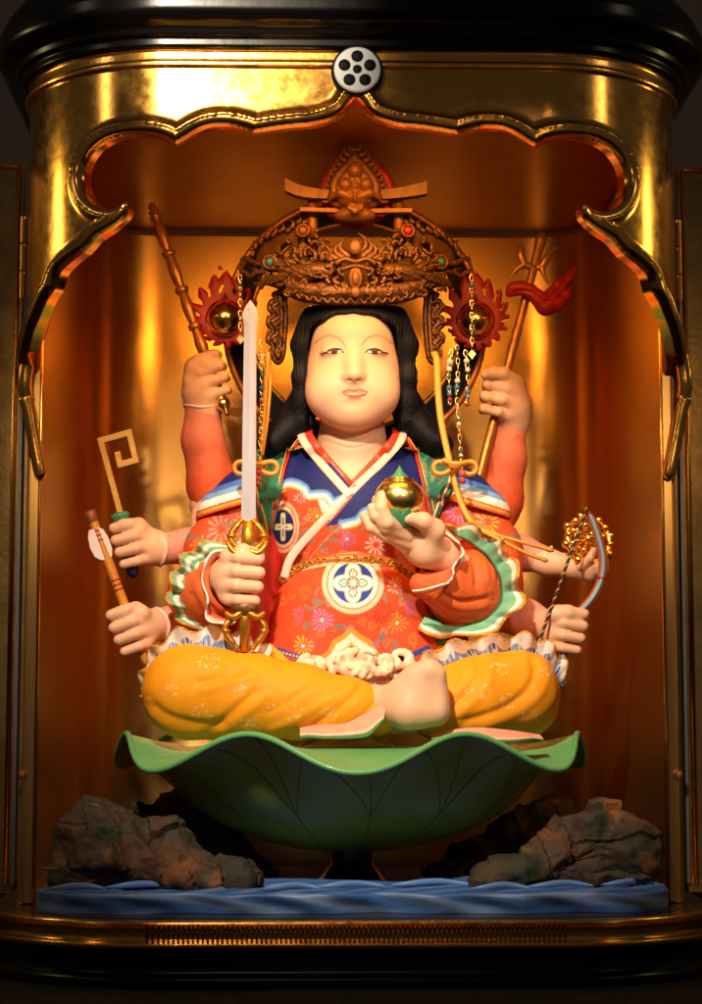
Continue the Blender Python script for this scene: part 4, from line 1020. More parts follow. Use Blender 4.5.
ribbon('skirt_frill', [(418, 674, 2.15), (440, 666, 2.15), (470, 657, 2.18), (500, 653, 2.2), (530, 656, 2.25), (550, 669, 2.35), (562, 686, 2.45)],
       [(416, 664, 2.04), (434, 650, 2.02), (462, 641, 2.03), (500, 637, 2.05), (535, 637, 2.12), (560, 655, 2.22), (569, 680, 2.38)], 'painted_cloth', statue, wave(5), 6, .05, n=420, k=20, seed=9, scallop=.05, edge=.011)
# ruffled cream sash in the lap
g = random.Random(21); c = SDF(W(292, 700, 1.8)-.15, W(425, 640, 2.7)+.15, .012)
c.chain(wp((310, 676, 2.3), (352, 680, 2.2), (402, 676, 2.3)), .13, k=.08)
for i in range(34):
    x = g.uniform(306, 406); y = 664+abs(x-356)*.04+g.uniform(-8, 9); d = g.uniform(2.02, 2.2)+(y-664)*-.004; r_ = g.uniform(.05, .10); t0 = g.uniform(0, 6.28); sp = g.uniform(2.6, 4.6)
    ctr = W(x, y, d); th = np.linspace(t0, t0+sp, 8); tl = g.uniform(-.6, .6)
    c.chain([ctr+np.array([r_*math.cos(a)*1.25, .5*r_*math.sin(a+tl), r_*math.sin(a)]) for a in th], np.linspace(.042, .024, 8), k=.02)
V, F = c.mesh(0); pt = Paint(V, (236, 208, 176))
for i in range(60): pt.disc((g.uniform(306, 406), g.uniform(655, 682)), g.uniform(1.5, 4), (232, 150, 110), a=.5)
sculpt('sash_ruffle', V, F, 'painted_cloth', statue, pt.c)
# ------------------------------------------------------------------ hair
c = SDF(W(235, 460, 2.3)-.1, W(465, 285, 4.0)+.1, .0135)
c.ell(W(354, 338, 3.08), (.68, .66, .44), k=.1)
c.ell(W(354, 350, 3.2), (.66, .62, .60), k=.1)
for s_ in (-1, 1):
    f = (lambda x: x) if s_ < 0 else (lambda x: 709-x)
    c.chain(wp((f(311), 316, 2.98), (f(302.5), 345, 2.87), (f(301.5), 378, 2.88), (f(304), 400, 2.95), (f(303), 418, 3.0)), [.10, .115, .09, .12, .15], k=.12)
    c.chain(wp((f(303), 345, 3.0), (f(304), 380, 3.1), (f(304), 408, 3.12), (f(289), 428, 3.05), (f(274), 441, 2.95)), [.12, .10, .14, .145, .12], k=.08)
    c.chain(wp((f(302), 390, 3.25), (f(291), 415, 3.3), (f(274), 433, 3.15), (f(263), 444, 3.0)), [.10, .13, .12, .09], k=.06)
X, Y, Z = c.ax[0][:, None, None], c.ax[1][None, :, None], c.ax[2][None, None, :]
# opening for the face, with the scalloped fringe
g = 30
fp = [(308, 436), (307.5, 395), (307.5, 370), (308, 345), (310, 330), (313, 324), (318, 322), (323, 322.5), (328, 318.5), (336, 315), (345, 316), (353.5, 314.5), (362, 316.5), (371, 315.5), (380, 317), (384, 321), (391, 322.5), (396, 327), (398, 338), (399, 352), (399.5, 375), (399, 400), (398, 436)]
Q = np.array([W(a, b, 2.6)[[0, 2]] for a, b in fp]); Q[:, 1] += 0
XX, ZZ = np.meshgrid(c.ax[0], c.ax[2], indexing='ij'); P2 = np.c_[XX.ravel(), ZZ.ravel()]
dd = seg_dist(P2, Q, np.roll(Q, -1, 0)); ins = inside(P2, Q); dd[ins] *= -1; dd = dd.reshape(XX.shape)[:, None, :]
cutf = np.maximum(dd, (Y-3.0)); kk = .05; h = np.maximum(kk-np.abs(c.F+cutf), 0)/kk; c.F = (np.maximum(c.F, -cutf)+h*h*kk*.25).astype(np.float32)
V, F = c.mesh(1); N_ = vnormals(V, F); P = PIX(V)
lowm = np.clip((P[:, 1]-335)/30, 0, 1)
q_ = np.abs(P[:, 0]-354)+P[:, 1]*.42*np.clip((P[:, 1]-370)/60, 0.15, 1)+V[:, 1]*6
st_ = (np.sin(q_*1.9)+.6*np.sin(q_*3.1+1))*.0055*lowm+np.sin(P[:, 0]*1.7+.2*P[:, 1])*.0025*(1-lowm)
V = V+N_*st_[:, None]
sculpt('hair', V, F, 'hair', statue)

# ------------------------------------------------------------------ halo ring behind the head
hc = (355, 326, 4.15)
halo = thing('halo', 'large round black halo ring with brown rims standing behind the head', 'halo', W(355, 460, 4.15))
C = W(*hc); sc = S(4.15)
def ring(R_, r_, m, nm, seg=10, flat=None, par=halo, a0=0, a1=2*math.pi, cl=True, y=0.0, n=120):
    th = np.linspace(a0, a1, n, endpoint=not cl); g = MB()
    g.tube(C+np.c_[R_*np.cos(th), y+0*th, R_*np.sin(th)], r_, seg=seg, closed=cl, flat=flat); return g.build(nm, m, par)
ring(131*sc, .045, 'copper_rim', 'outer_rim'); ring(106*sc, .03, 'gold_paint', 'inner_rim')
g = MB(); g.lathe([(108*sc, -.03), (130*sc, -.03), (130*sc, .03), (108*sc, .03), (108*sc, -.03)], C, (0, -1, 0), 96); g.build('ring_band', 'matte_black', halo, sharp=40)
# red flame frames with golden pear jewels at both sides
mat('flame_red', srgb(178, 24, 14), .5, vary=.25, vscale=8)
def pear(c_, r, nm, m, par, stem=True):
    pr_ = [(0, -r), (.35*r, -.95*r), (.72*r, -.70*r), (.97*r, -.2*r), (.98*r, .12*r), (.82*r, .50*r), (.52*r, .80*r), (.25*r, 1.02*r), (.1*r, 1.3*r), (0.001, 1.5*r)]
    pr_ = [tuple(p) for p in crom(pr_, 40)]
    g = MB(); g.lathe([(max(a, 0.001), b) for a, b in pr_], c_, (0, 0, 1), 36); return g.build(nm, m, par)
def flame_loop(g, c_, r, n, hgt, thick, tilt=0, squash=1.0, a0=-1.2, a1=4.35):
    "ring of licking flames round a jewel"
    th = np.linspace(a0, a1, n)
    for i, t in enumerate(th):
        up = max(0, math.sin(t)); L = hgt*(.6+.75*up); b = np.array([r*math.cos(t), 0, r*math.sin(t)*squash])
        d = np.array([math.cos(t)*.55, 0, math.sin(t)*.6+.75]); d /= np.linalg.norm(d); sd = np.array([d[2], 0, -d[0]])*(-1 if math.cos(t) < 0 else 1)
        pts = [c_+b, c_+b+d*L*.4+sd*L*.18, c_+b+d*L*.75-sd*L*.05, c_+b+d*L*1.1+sd*L*.10]
        P_ = crom(pts, 12); g.tube(P_, np.interp(np.linspace(0, 1, 12), [0, .35, 1], [thick, thick*.8, .004]), seg=6, flat=.7)
for px, py in ((225, 319), (475.5, 321)):
    c_ = W(px, py, 3.75); fj = thing('flaming_jewel', 'golden pear-shaped jewel in a red flame frame at the %s edge of the halo' % ('left' if px < 300 else 'right'), 'jewel ornament', c_, 'flaming jewels beside the crown')
    pear(c_, .225, 'jewel', 'gold_jewel', fj)
    o_ = []
    for t in np.linspace(0, 2*math.pi, 260, endpoint=False):
        up = .5+.5*math.sin(t); sp = (abs(((t*15/(2*math.pi)+.35*math.sin(t)) % 1)-.5)*2)**1.4
        r_ = 25.5+5*up+(4+9*up)*sp+10*max(0, math.sin(t))**14; sw = .16*sp*(1 if math.cos(t) > 0 else -1)
        o_.append((px+r_*math.cos(t+sw)*.96, py-r_*math.sin(t+sw)))
    P2, F2, D2_ = net2d(np.array(o_), .9); cc = P2[F2].mean(1); kf = np.hypot(cc[:, 0]-px, cc[:, 1]-py) > 19
    for i in range(15):
        t = -.4+i*2*math.pi/15; up = .5+.5*math.sin(t); r_ = 27+3.5*up; hx, hy = px+r_*math.cos(t), py-r_*math.sin(t); a_ = t+.5*(1 if math.cos(t) > 0 else -1)
        dx, dy = cc[:, 0]-hx, -(cc[:, 1]-hy); q1 = dx*math.cos(a_)+dy*math.sin(a_); q2 = -dx*math.sin(a_)+dy*math.cos(a_); kf &= (q1/(4.3+.8*up))**2+(q2/1.9)**2 > 1
    used_ = np.unique(F2[kf]); mp_ = -np.ones(len(P2), int); mp_[used_] = np.arange(len(used_))
    ff = link('flame_frame', mesh_np('flame_frame', np.array([W(a, b, 3.80-.03*(1-math.exp(-d_/2))) for (a, b), d_ in zip(P2[used_], D2_[used_])]), mp_[F2[kf]]), 'flame_red', fj); solid(ff, .05)
    g = MB(); th = np.linspace(0, 2*math.pi, 60, endpoint=False); g.tube(c_+np.c_[.255*np.cos(th), .06+0*th, .26*np.sin(th)], .032, seg=8, closed=True)
    g.build('frame_ring', 'flame_red', ff)

# ------------------------------------------------------------------ crown
crown = thing('crown', 'tall carved openwork brown crown with a small temple gate and flame crest on the head', 'crown', W(354, 305, 2.95))
CY = lambda px: 2.52+((px-355)/125.0)**2*.62           # the plate curves back round the head
def CW(px, py, dy=0.0): return W(px, py, CY(px)+dy)
def curl(g, px, py, a, size, turns=1.3, th=.02, hand=1, dy=0, fl=.8):
    "tapering scroll of the carving: starts at px,py heading a, size in pixels"
    n = 22; t = np.linspace(0, 1, n); ang = a+hand*turns*2*math.pi*t**1.7; ds = size*(1-.82*t)/n*1.6
    x = px+np.cumsum(np.cos(ang)*ds); y = py-np.cumsum(np.sin(ang)*ds)
    g.tube(np.array([CW(a_, b_, dy) for a_, b_ in zip(x, y)]), th*np.interp(t, [0, .3, 1], [.9, 1, .3]), seg=6, flat=fl)
def flame(g, px, py, a, size, th=.03, hand=1, dy=0):
    t = np.linspace(0, 1, 10); ang = a+hand*.9*np.sin(t*5.2); x = px+np.cumsum(np.cos(ang))*size/10; y = py-np.cumsum(np.sin(ang))*size/10
    g.tube(np.array([CW(a_, b_, dy) for a_, b_ in zip(x, y)]), th*np.interp(t, [0, .35, 1], [1, .85, .08]), seg=6, flat=.7)
def line(g, pts, th, dy=0, fl=.8, n=None): 
    q = crom(pts, n or 5*len(pts)); g.tube(np.array([CW(a, b, dy) for a, b in q]), th, seg=8, flat=fl)
# base band resting on the hair
g = MB(); n = 60
xs = np.linspace(-1, 1, n); bot = [(355+x*62, 305-8*abs(x)**3, 0) for x in xs]; top = [(355+x*76, 286-10*abs(x)**3, 0) for x in xs]
A_ = np.array([CW(a, b-.0, .02) for a, b, _ in bot]); B_ = np.array([CW(a, b, -.06) for a, b, _ in top])
G = A_[:, None]+(B_-A_)[:, None]*np.linspace(0, 1, 8)[None, :, None]; G[:, :, 1] -= .06*np.sin(np.linspace(0, math.pi, 8))[None]
v, f = grid_mesh(G); band = MB().add(v, f).build('crown_band', 'carved_crown', crown); solid(band, .05)
g = MB()
for i in range(40):
    x = -1+2*(i+.5)/40
    curl(g, 355+x*70, 292-9*abs(x)**3+rnd.uniform(-3, 3), rnd.uniform(0, 6.28), rnd.uniform(8, 13), rnd.uniform(.6, 1.1), .022, rnd.choice([1, -1]), -.10)
for i in range(15): x = -1+2*i/14; line(g, [(355+x*64-4.5, 298-8*abs(x)**3), (355+x*64, 303-8*abs(x)**3), (355+x*64+4.5, 298-8*abs(x)**3)], .018, -.07)
line(g, [(355+x*76, 287-10*abs(x)**3) for x in np.linspace(-1, 1, 12)], .022, -.05)
g.build('scallop_border', 'carved_crown', band)
# side wings: two facing beasts made of scrolls, flames and scales
for s_ in (-1, 1):
    f = (lambda x: x) if s_ < 0 else (lambda x: 711-x)
    H = lambda a: a if s_ < 0 else math.pi-a
    g = MB()
    # thin carved ground holding the relief together
    outl = [(248, 268), (256, 262), (258, 252), (264, 244), (272, 240), (280, 234), (290, 232), (298, 226), (306, 228), (316, 236), (318, 250), (330, 262), (341, 262), (345, 292), (330, 296), (300, 299), (285, 296), (276, 288), (262, 284), (258, 277)]
    P2, F2, _ = net2d(np.array([(f(a), b) for a, b in outl]), 2.2)
    holes = [((286, 250), 4, 6), ((303, 250), 4.5, 6), ((278, 276), 4.5, 3.5), ((322, 268), 3.5, 5), ((309, 276), 5, 3), ((265, 276), 3.5, 2.5), ((292, 262), 4, 3), ((314, 257), 3.5, 4), ((298, 284), 6, 2.4)]
    kf = np.ones(len(F2), bool); cc = P2[F2].mean(1)
    for (hx, hy), rx, ry in holes: kf &= ((cc[:, 0]-f(hx))/(rx*1.3))**2+((cc[:, 1]-hy)/(ry*1.3))**2 > 1
    used_ = np.unique(F2[kf]); mp_ = -np.ones(len(P2), int); mp_[used_] = np.arange(len(used_))
    plate = mesh_np('plate', np.array([CW(a, b, .05) for a, b in P2[used_]]), mp_[F2[kf]])
    wing = link('beast_wing', plate, 'carved_crown', crown); solid(wing, .04)
    # head with snout, horn, mane of flames
    line(g, [(f(272), 262), (f(262), 264), (f(253), 262), (f(245), 258), (f(241), 262)], [.075, .07, .055, .045, .035, .03, .028, .026, .03, .04, .04, .03, .03, .03, .03, .03, .03, .03, .03, .03, .03, .03, .03, .03, .02][:25], -.04)
    line(g, [(f(268), 272), (f(258), 272), (f(250), 276), (f(245), 272)], .028, -.03); line(g, [(f(242), 262), (f(240), 268), (f(244), 273)], .022, -.05)
    for i, (x, y, a, l) in enumerate([(252, 257, 2.0, 10), (255, 250, 1.95, 12), (260, 245, 1.8, 13), (266, 240, 1.75, 14), (272, 238, 1.55, 15), (279, 234, 1.45, 14), (286, 233, 1.4, 10), (292, 230, 1.9, 13), (297, 225, 1.5, 13), (303, 224, 1.3, 8), (258, 270, 3.3, 8)]):
        flame(g, f(x), y, H(a), l, .036, s_)
    # body and scales
    line(g, [(f(275), 262), (f(288), 270), (f(303), 274), (f(320), 270), (f(334), 274)], np.interp(np.linspace(0, 1, 25), [0, .5, 1], [.07, .12, .07]), -.05, .7)
    for i in range(34):
        t = i/33; x = 276+t*58; y = 264+10*math.sin(t*2.6)+rnd.uniform(-5, 5)
        curl(g, f(x), y, H(rnd.uniform(2.4, 3.8)), rnd.uniform(5, 8), .35, .02, s_, -.13)
    for (x, y, a, l, h_) in [(300, 262, 2.6, 20, 1), (294, 256, 1.2, 18, -1), (306, 258, 1.9, 20, 1), (283, 256, 2.2, 17, -1), (314, 262, 1.2, 22, -1), (322, 262, 1.7, 20, 1), (330, 266, 1.3, 18, -1), (336, 272, 2.2, 15, 1), (285, 284, 3.4, 20, 1), (296, 290, 2.9, 22, -1), (312, 288, 3.3, 22, 1), (326, 286, 2.7, 18, -1), (276, 276, 3.6, 17, 1), (338, 284, 2.0, 14, 1), (266, 284, 3.1, 12, -1), (310, 246, 1.0, 16, 1), (318, 240, 1.9, 15, -1), (291, 243, 2.9, 12, 1)]:
        curl(g, f(x), y, H(a), l, 1.1, .03, h_*s_, -.07)
    for i in range(26):
        x = rnd.uniform(262, 340); y = rnd.uniform(264, 292); curl(g, f(x), y, H(rnd.uniform(2.0, 4.0)), rnd.uniform(9, 15), rnd.uniform(.4, .9), .022, rnd.choice([1, -1]), rnd.uniform(-.09, -.02))
    for k_ in range(5): line(g, [(f(306-k_*6), 270+k_), (f(292-k_*6), 272+k_*1.5), (f(280-k_*5), 281+k_*1.5)], .016, -.12)
    # upper phoenix-like sprays near the posts
    for (x, y, a, l, h_) in [(304, 242, 1.9, 16, -1), (309, 236, 1.2, 15, 1), (315, 246, 2.6, 18, 1), (319, 252, .7, 17, -1), (300, 236, 2.4, 12, 1), (322, 246, 1.3, 15, 1), (329, 256, 1.5, 20, -1)]: curl(g, f(x), y, H(a), l, .9, .026, h_*s_, -.05)
    flame(g, f(326), 262, H(1.6), 24, .045, -s_, -.05); flame(g, f(334), 262, H(1.9), 14, .04, s_, -.06)
    g.build('scrollwork', 'carved_crown', wing)
    # lobed ear plates hanging from the band
    lob = [(284, 292), (287, 312), (286, 335), (284, 356), (279, 364), (273, 360), (270, 352), (272, 347), (267, 341), (268, 334), (272, 331), (267, 325), (268, 317), (273, 315), (268, 309), (270, 301), (275, 299), (272, 294)]
    P2, F2, D2_ = net2d(crom([(f(a), b) for a, b in lob], 90, True), 1.0)
    rel = .05*(1-np.exp(-D2_/3))+.018*np.sin(D2_*1.5)
    o_ = link('ear_plate', mesh_np('ear_plate', np.array([W(a, b, 2.98-r_) for (a, b), r_ in zip(P2, rel)]), F2), 'carved_crown', crown); solid(o_, .03)
    for (x, y) in [(274, 306), (274, 321), (274, 337), (277, 352), (281, 300), (281, 316), (281, 332), (281, 346)]: g = MB(); curl(g, f(x)-s_*(-3), y+2, 0, 11, 1.4, .018, s_, 2.84-CY(f(x))); g.build('scroll', 'carved_crown', o_)
    # set stones
    for (x, y, r_, m) in [(270, 262, 5, 'jade'), (303, 230.5, 4.6, 'carved_pale' if s_ < 0 else 'bead_red')]:
        g = MB(); g.ball(CW(f(x), y, -.12), r_*S(2.7), sc=(1, .55, 1)); st = g.build('round_stone', m, crown)
        th = np.linspace(0, 2*math.pi, 24, endpoint=False); g = MB(); g.tube(np.array([CW(f(x)+(r_+1.3)*math.cos(a), y+(r_+1.3)*math.sin(a), -.11) for a in th]), .017, seg=6, closed=True); g.build('stone_setting', 'carved_pale', st)
    # posts of the gate
    g = MB(); a, b = CW(f(312), 190, .03), CW(f(313), 256, .03); g.tube([a, b], [.052, .062], seg=10); g.build('gate_post', 'carved_pale', crown)
# centre of the crown: lozenge, leaf fan
g = MB()
for i, (x, l) in enumerate([(333, 14), (338, 20), (344, 26), (350, 33), (355.5, 38), (361, 33), (367, 26), (373, 20), (378, 14)]): flame(g, x, 262, math.pi/2+(355.5-x)*.012, l, .052, 1 if x < 355 else -1, -.10)
for s_ in (-1, 1):
    for (x, y, a, l) in [(16, 262, 1.2, 18), (10, 276, .3, 18), (14, 284, .0, 16), (8, 290, .4, 14), (22, 272, 1.0, 18), (24, 284, .5, 16)]: curl(g, 355.5+s_*x, y, a if s_ > 0 else math.pi-a, l, 1.1, .032, s_, -.10)
line(g, [(335, 264), (345, 259), (355.5, 262), (366, 259), (376, 264)], .035, -.14); line(g, [(340, 270), (355.5, 266), (371, 270)], .028, -.14)
g.build('leaf_fan', 'carved_crown', crown)
g = MB(); g.ball(CW(355.5, 278, -.16), .06, sc=(.8, .6, 1.5)); g.ball(CW(355.5, 278, -.14), .095, sc=(.85, .3, 1.4)); g.build('centre_boss', 'carved_pale', crown)
for x, y, r_, z_ in ((355.5, 292, .06, 1), (344, 291, .04, 1), (367, 291, .04, 1), (355.5, 247, .075, 1.2)): g = MB(); g.ball(CW(x, y, -.17), r_, sc=(1, .5, z_)); g.build('front_knob', 'carved_pale', crown)
# temple gate across the top
def beam(pts, hh, nm, m, dep=.14):
    q = crom(pts, 40); g = MB(); G = np.zeros((40, 5, 3)); 
    for i, (x, y) in enumerate(q):
        h2 = hh(x) if callable(hh) else hh; a, b = W(x, y-h2, 2.44), W(x, y+h2, 2.44)
        for j, (p, dy) in enumerate(((a, 0), (a, dep), (b, dep), (b, 0), (a, 0))): G[i, j] = p+(0, dy, 0)
    v, f = grid_mesh(G); g.add(v, f); g.add(G[0, :4], [(0, 1, 2, 3)]); g.add(G[-1, :4], [(3, 2, 1, 0)]); return g.build(nm, m, crown, sharp=40)
beam([(285, 184), (300, 190.5), (325, 194), (355.5, 195), (386, 194), (411, 190.5), (427, 187)], lambda x: 2.9+abs(x-355.5)*.05, 'gate_lintel', 'carved_crown')
beam([(300, 209), (355.5, 210.5), (412, 210)], 2.0, 'gate_tie_beam', 'carved_pale', .10)
# red ring, flame mandorla and the coiled figure between the posts
c_ = W(357, 193, 2.72); g = MB(); th = np.linspace(0, 2*math.pi, 60, endpoint=False); g.tube(c_+np.c_[.38*np.cos(th), 0*th, .36*np.sin(th)], .06, seg=8, closed=True)
flame_loop(g, c_, .37, 12, .08, .03, a0=-.3, a1=3.4); g.build('red_ring', 'flame_red', crown)
pts = [(331, 186), (331, 176), (334, 168), (340, 160), (347, 153), (352, 147), (355, 141)]; pts = [(a, b+9) for a, b in pts]; pts = [(333, 205), (329, 195)]+pts+[(711-1.5-a, b) for a, b in pts[::-1]]+[(381, 195), (376, 205), (355, 209)]
P2, F2, D2_ = net2d(crom(pts, 120, True), 1.3); hgt = .10*(1-np.exp(-D2_/7))
hgt = hgt+.012*np.sin(D2_*.9)
v_ = np.array([W(a, b, 2.44-h_) for (a, b), h_ in zip(P2, hgt)]); o = link('flame_mandorla', mesh_np('m', v_, F2), 'carved_pale', crown); solid(o, .05)
g = MB()
for i in range(11):
    t = i/10; 
    for s_ in (-1, 1):
        x = 26*(1-t**1.6)*1.0; y = 203-t*50; flame(g, 355+s_*x, y, math.pi/2+(.65 if s_ < 0 else -.65)*(1-t*.6), 13+3*t, .036, -s_, -.04)
flame(g, 355, 160, math.pi/2, 14, .05, 1, -.05); g.build('crest_flames', 'carved_pale', o)
mj = MB()
for x, y, r_ in [(355, 170, 8.5), (345, 184, 7.0), (366, 184, 7.0)]: mj.ball(W(x, y, 2.33), r_*S(2.4), sc=(1, .8, 1))
mj.build('crest_jewels', 'carved_pale', o)
g = SDF(W(325, 222, 2.1), W(390, 180, 2.75), .011)
g.ell(W(355, 199, 2.34), (.20, .17, .13), k=.04); g.ell(W(355, 195, 2.24), (.10, .09, .10), k=.03)
for s_ in (-1, 1): g.chain(wp((355+s_*5, 196, 2.2), (355+s_*14, 193, 2.22), (355+s_*22, 196, 2.3), (355+s_*26, 201, 2.35)), [.04, .045, .035, .015], k=.03); g.ell(W(355+s_*4, 193, 2.16), (.03, .02, .02), k=.01, op='sub')
g.chain(wp((355, 205, 2.25), (350, 208, 2.22), (355, 211, 2.22), (361, 208, 2.25)), .035, k=.02); g.chain(wp((355, 195, 2.15), (355, 199, 2.13)), .02, k=.02)
g.ell(W(355, 216, 2.45), (.24, .15, .10), k=.05)
V, F = g.mesh(1); sculpt('coiled_figure', V, F, 'carved_pale', crown)
# ------------------------------------------------------------------ things held in the hands
def rod_thing(name, label, cat, base): return thing(name, label, cat, base)
# straight sword with gilded pronged hilt
sw = thing('sword', 'upright silver sword with gilded openwork hilt gripped in the front left hand', 'sword', W(245, 650, 1.98))
mat('steel', srgb(205, 205, 212), .38, metal=.25, bump=.003, bscale=30, stretch=(1, 1, .15), vary=.12, vscale=12)
a, b = W(250.5, 300, 1.84), W(248.5, 522, 1.90)
def blade(pts, ws, th, nm, m, par):
    P_ = np.array(pts); G = np.zeros((len(P_), 5, 3))
    for i, (p, w_) in enumerate(zip(P_, ws)):
        for j, (dx, dy) in enumerate(((-w_, 0), (0, -th*min(1, w_/.05)), (w_, 0), (0, th*min(1, w_/.05)), (-w_, 0))): G[i, j] = p+(dx, dy, 0)
    v, f = grid_mesh(G); return MB().add(v, f).build(nm, m, par, smooth=False)
t = [0, .035, .07, .12, 1]; blade([a+(b-a)*q for q in t], [.003, .062, .090, .068, .080], .045, 'blade', 'steel', sw)
HG = MB()
top = 520; 
def prong(g, cx, y0, y1, wd, yy, th=.028, close=.25, flip=1):
    for s_ in (-1, 1):
        q = [(cx+s_*2.5, y0), (cx+s_*wd*.95, y0+(y1-y0)*.30), (cx+s_*wd, y0+(y1-y0)*.55), (cx+s_*wd*.62, y0+(y1-y0)*.82), (cx+s_*wd*close, y1)]
        g.tube(crom(wp(*[(a, b, yy) for a, b in q]), 24), [th*.9]*6+[th]*12+[th*.8]*6, seg=8)
        g.ball(W(cx+s_*wd, y0+(y1-y0)*.5, yy), th*1.6, seg=8, sc=(1, 1, .6)); 
prong(HG, 247.5, 553, 519, 16, 1.88, .036); HG.tube(wp((247, 556, 1.9), (248, 538, 1.88), (248.5, 521, 1.87)), [.085, .075, .05], seg=8, flat=.6)
for s_ in (-1, 1): HG.tube(crom(wp((247+s_*2, 551, 1.86), (247+s_*11, 553, 1.84), (247+s_*17, 547, 1.84), (247+s_*20, 541, 1.86)), 14), np.linspace(.05, .015, 14), seg=8)
g1 = HG.build('hilt_guard', 'gold_paint', sw)
g = MB(); g.tube(wp((247, 558, 1.98), (245, 605, 1.98)), .075, seg=12); g.build('grip', 'gold_paint', sw)
HG = MB(); prong(HG, 245, 612, 650, 19, 1.92, .036, .35); HG.tube(wp((245, 606, 1.94), (245, 622, 1.92), (244, 652, 1.94)), [.11, .065, .045], seg=10)
for s_ in (-1, 1): HG.tube(crom(wp((245+s_*3, 612, 1.88), (245+s_*12, 617, 1.86), (245+s_*20, 612, 1.88)), 12), np.linspace(.055, .02, 12), seg=8)
HG.build('pommel', 'gold_paint', sw)
g = MB(); c_ = W(245, 608, 1.88); g.ball(c_, .13, sc=(1.25, .5, .8)); g.build('pommel_boss', 'carved_crown', sw)
# wish jewel on a lotus cup
jw = thing('wish_jewel', 'shiny golden ball with green tip and green leaf cup resting in the open palm', 'jewel', W(400, 530, 1.7))
c_ = W(399.5, 498, 1.70)
g = MB(); g.ball(c_, 25*S(1.72), seg=40, sc=(1, 1, .86)); mat('gold_ball', (1.0, .68, .20), .27, 1, bump=.002, bscale=12); g.build('jewel_ball', 'gold_ball', jw)
g = MB(); 
for k_, (z_, r_) in enumerate(((.135, .205), (.17, .18), (.20, .15))): th = np.linspace(0, 2*math.pi, 40, endpoint=False); g.tube(c_+np.c_[r_*np.cos(th), r_*np.sin(th), z_+0*th], .012, seg=6, closed=True)
g.build('jewel_bands', 'gold_trim', jw)
mat('leaf_green', srgb(70, 140, 92), .5, vary=.2, vscale=12)
g = MB(); g.lathe([(.11, .0), (.10, .03), (.05, .08), (.02, .13), (.001, .16)], c_+(0, 0, .20), (0, 0, 1), 20); g.build('jewel_tip', 'leaf_green', jw)
g = MB()
for k_ in range(9):
    a = k_*2*math.pi/9+.2; n_ = 8; G = np.zeros((9, n_, 3))
    for i, t in enumerate(np.linspace(0, 1, 9)):
        r_ = .05+.17*math.sin(t*1.6); z_ = -.36+.26*t; w_ = .075*math.sin(math.pi*min(1, t*.92+.08))**.7+.002
        for j, q_ in enumerate(np.linspace(-1, 1, n_)): aa = a+q_*w_/max(r_, .06); G[i, j] = c_+np.array([(r_-.02*q_*q_)*math.cos(aa), (r_-.02*q_*q_)*math.sin(aa), z_])
    v, f = grid_mesh(G); g.add(v, f)
o = g.build('leaf_cup', 'leaf_green', jw); solid(o, .018)
# bamboo-jointed staff
stf = thing('staff', 'slender bronze bamboo-jointed staff leaning outward in the raised left hand', 'staff', W(223, 412, 3.72))
A_, B_ = W(156, 218, 3.95), W(224, 408, 3.70)
mat('bronze', srgb(196, 130, 58), .36, metal=.6, bump=.004, bscale=20, vary=.2, vscale=8)
g = MB(); n = 240; t = np.linspace(0, 1, n); r_ = .060-.012*np.cos(t*5.2*2*math.pi)+.012*(np.abs((t*5.2) % 1-.5) > .45)
th = g.tube(A_+(B_-A_)*t[:, None], r_, seg=14); g.build('shaft', 'bronze', stf)
d_ = (B_-A_)/np.linalg.norm(B_-A_)
for k_ in range(1, 6): 
    c_ = A_+(B_-A_)*(k_/5.2); g = MB(); g.lathe([(.06, -.04), (.085, -.025), (.075, 0), (.085, .025), (.06, .04)], c_, d_, 16); g.build('joint', 'bronze', stf)
g = MB(); g.lathe([(.03, .03), (.085, .0), (.05, -.04), (.07, -.08), (.03, -.12), (.055, -.15), (.03, -.19), (.001, -.21)], A_, d_, 16); g.build('finial', 'bronze', stf)
g = MB(); c_ = W(223, 404, 3.62); g.lathe([(.001, -.17), (.05, -.13), (.03, -.09), (.085, -.03), (.085, .03), (.04, .08), (.06, .11), (.02, .15)], c_, -d_, 16); g.build('butt_cap', 'gold_jewel', stf)
# trident with a red ribbon
tr = thing('trident', 'bronze trident with a fluttering red ribbon held in the raised right hand', 'trident', W(478, 482, 3.6))
A_, B_ = W(543, 232, 3.92), W(477, 484, 3.55); d_ = (A_-B_)/np.linalg.norm(A_-B_)
n = 60; t = np.linspace(0, 1, n); g = MB(); P_ = B_+(A_-B_)*.86*t[:, None]; g.tube(P_, .052+.014*np.exp(-((t-.62)/.012)**2)+.014*np.exp(-((t-.69)/.012)**2), seg=12); g.build('shaft', 'bronze', tr)
g = MB(); g.tube(crom([B_+(A_-B_)*q for q in (.84, .90, .95, 1.0)], 16), np.interp(np.linspace(0, 1, 16), [0, .5, .85, 1], [.055, .06, .075, .02]), seg=8, flat=.7); g.build('centre_prong', 'bronze', tr)
for s_ in (-1, 1):
    if s_ < 0: q = [(534, 268, 3.85), (525, 264, 3.85), (521, 255, 3.85), (521, 246, 3.86), (516, 240, 3.88)]; q2 = [(525, 264, 3.85), (517, 269, 3.84), (510, 278, 3.84)]
    else: q = [(534, 268, 3.85), (542, 266, 3.85), (546, 259, 3.85), (550, 252, 3.86), (559, 247, 3.88)]; q2 = [(542, 266, 3.85), (544, 275, 3.84), (549, 284, 3.84)]
    g = MB(); g.tube(crom(wp(*q), 20), np.interp(np.linspace(0, 1, 20), [0, .5, 1], [.04, .055, .006]), seg=8, flat=.6); g.tube(crom(wp(*q2), 12), np.linspace(.05, .006, 12), seg=8, flat=.6); g.build('side_prong', 'bronze', tr)
g = SDF(W(500, 320, 3.5), W(585, 258, 4.1), .013)
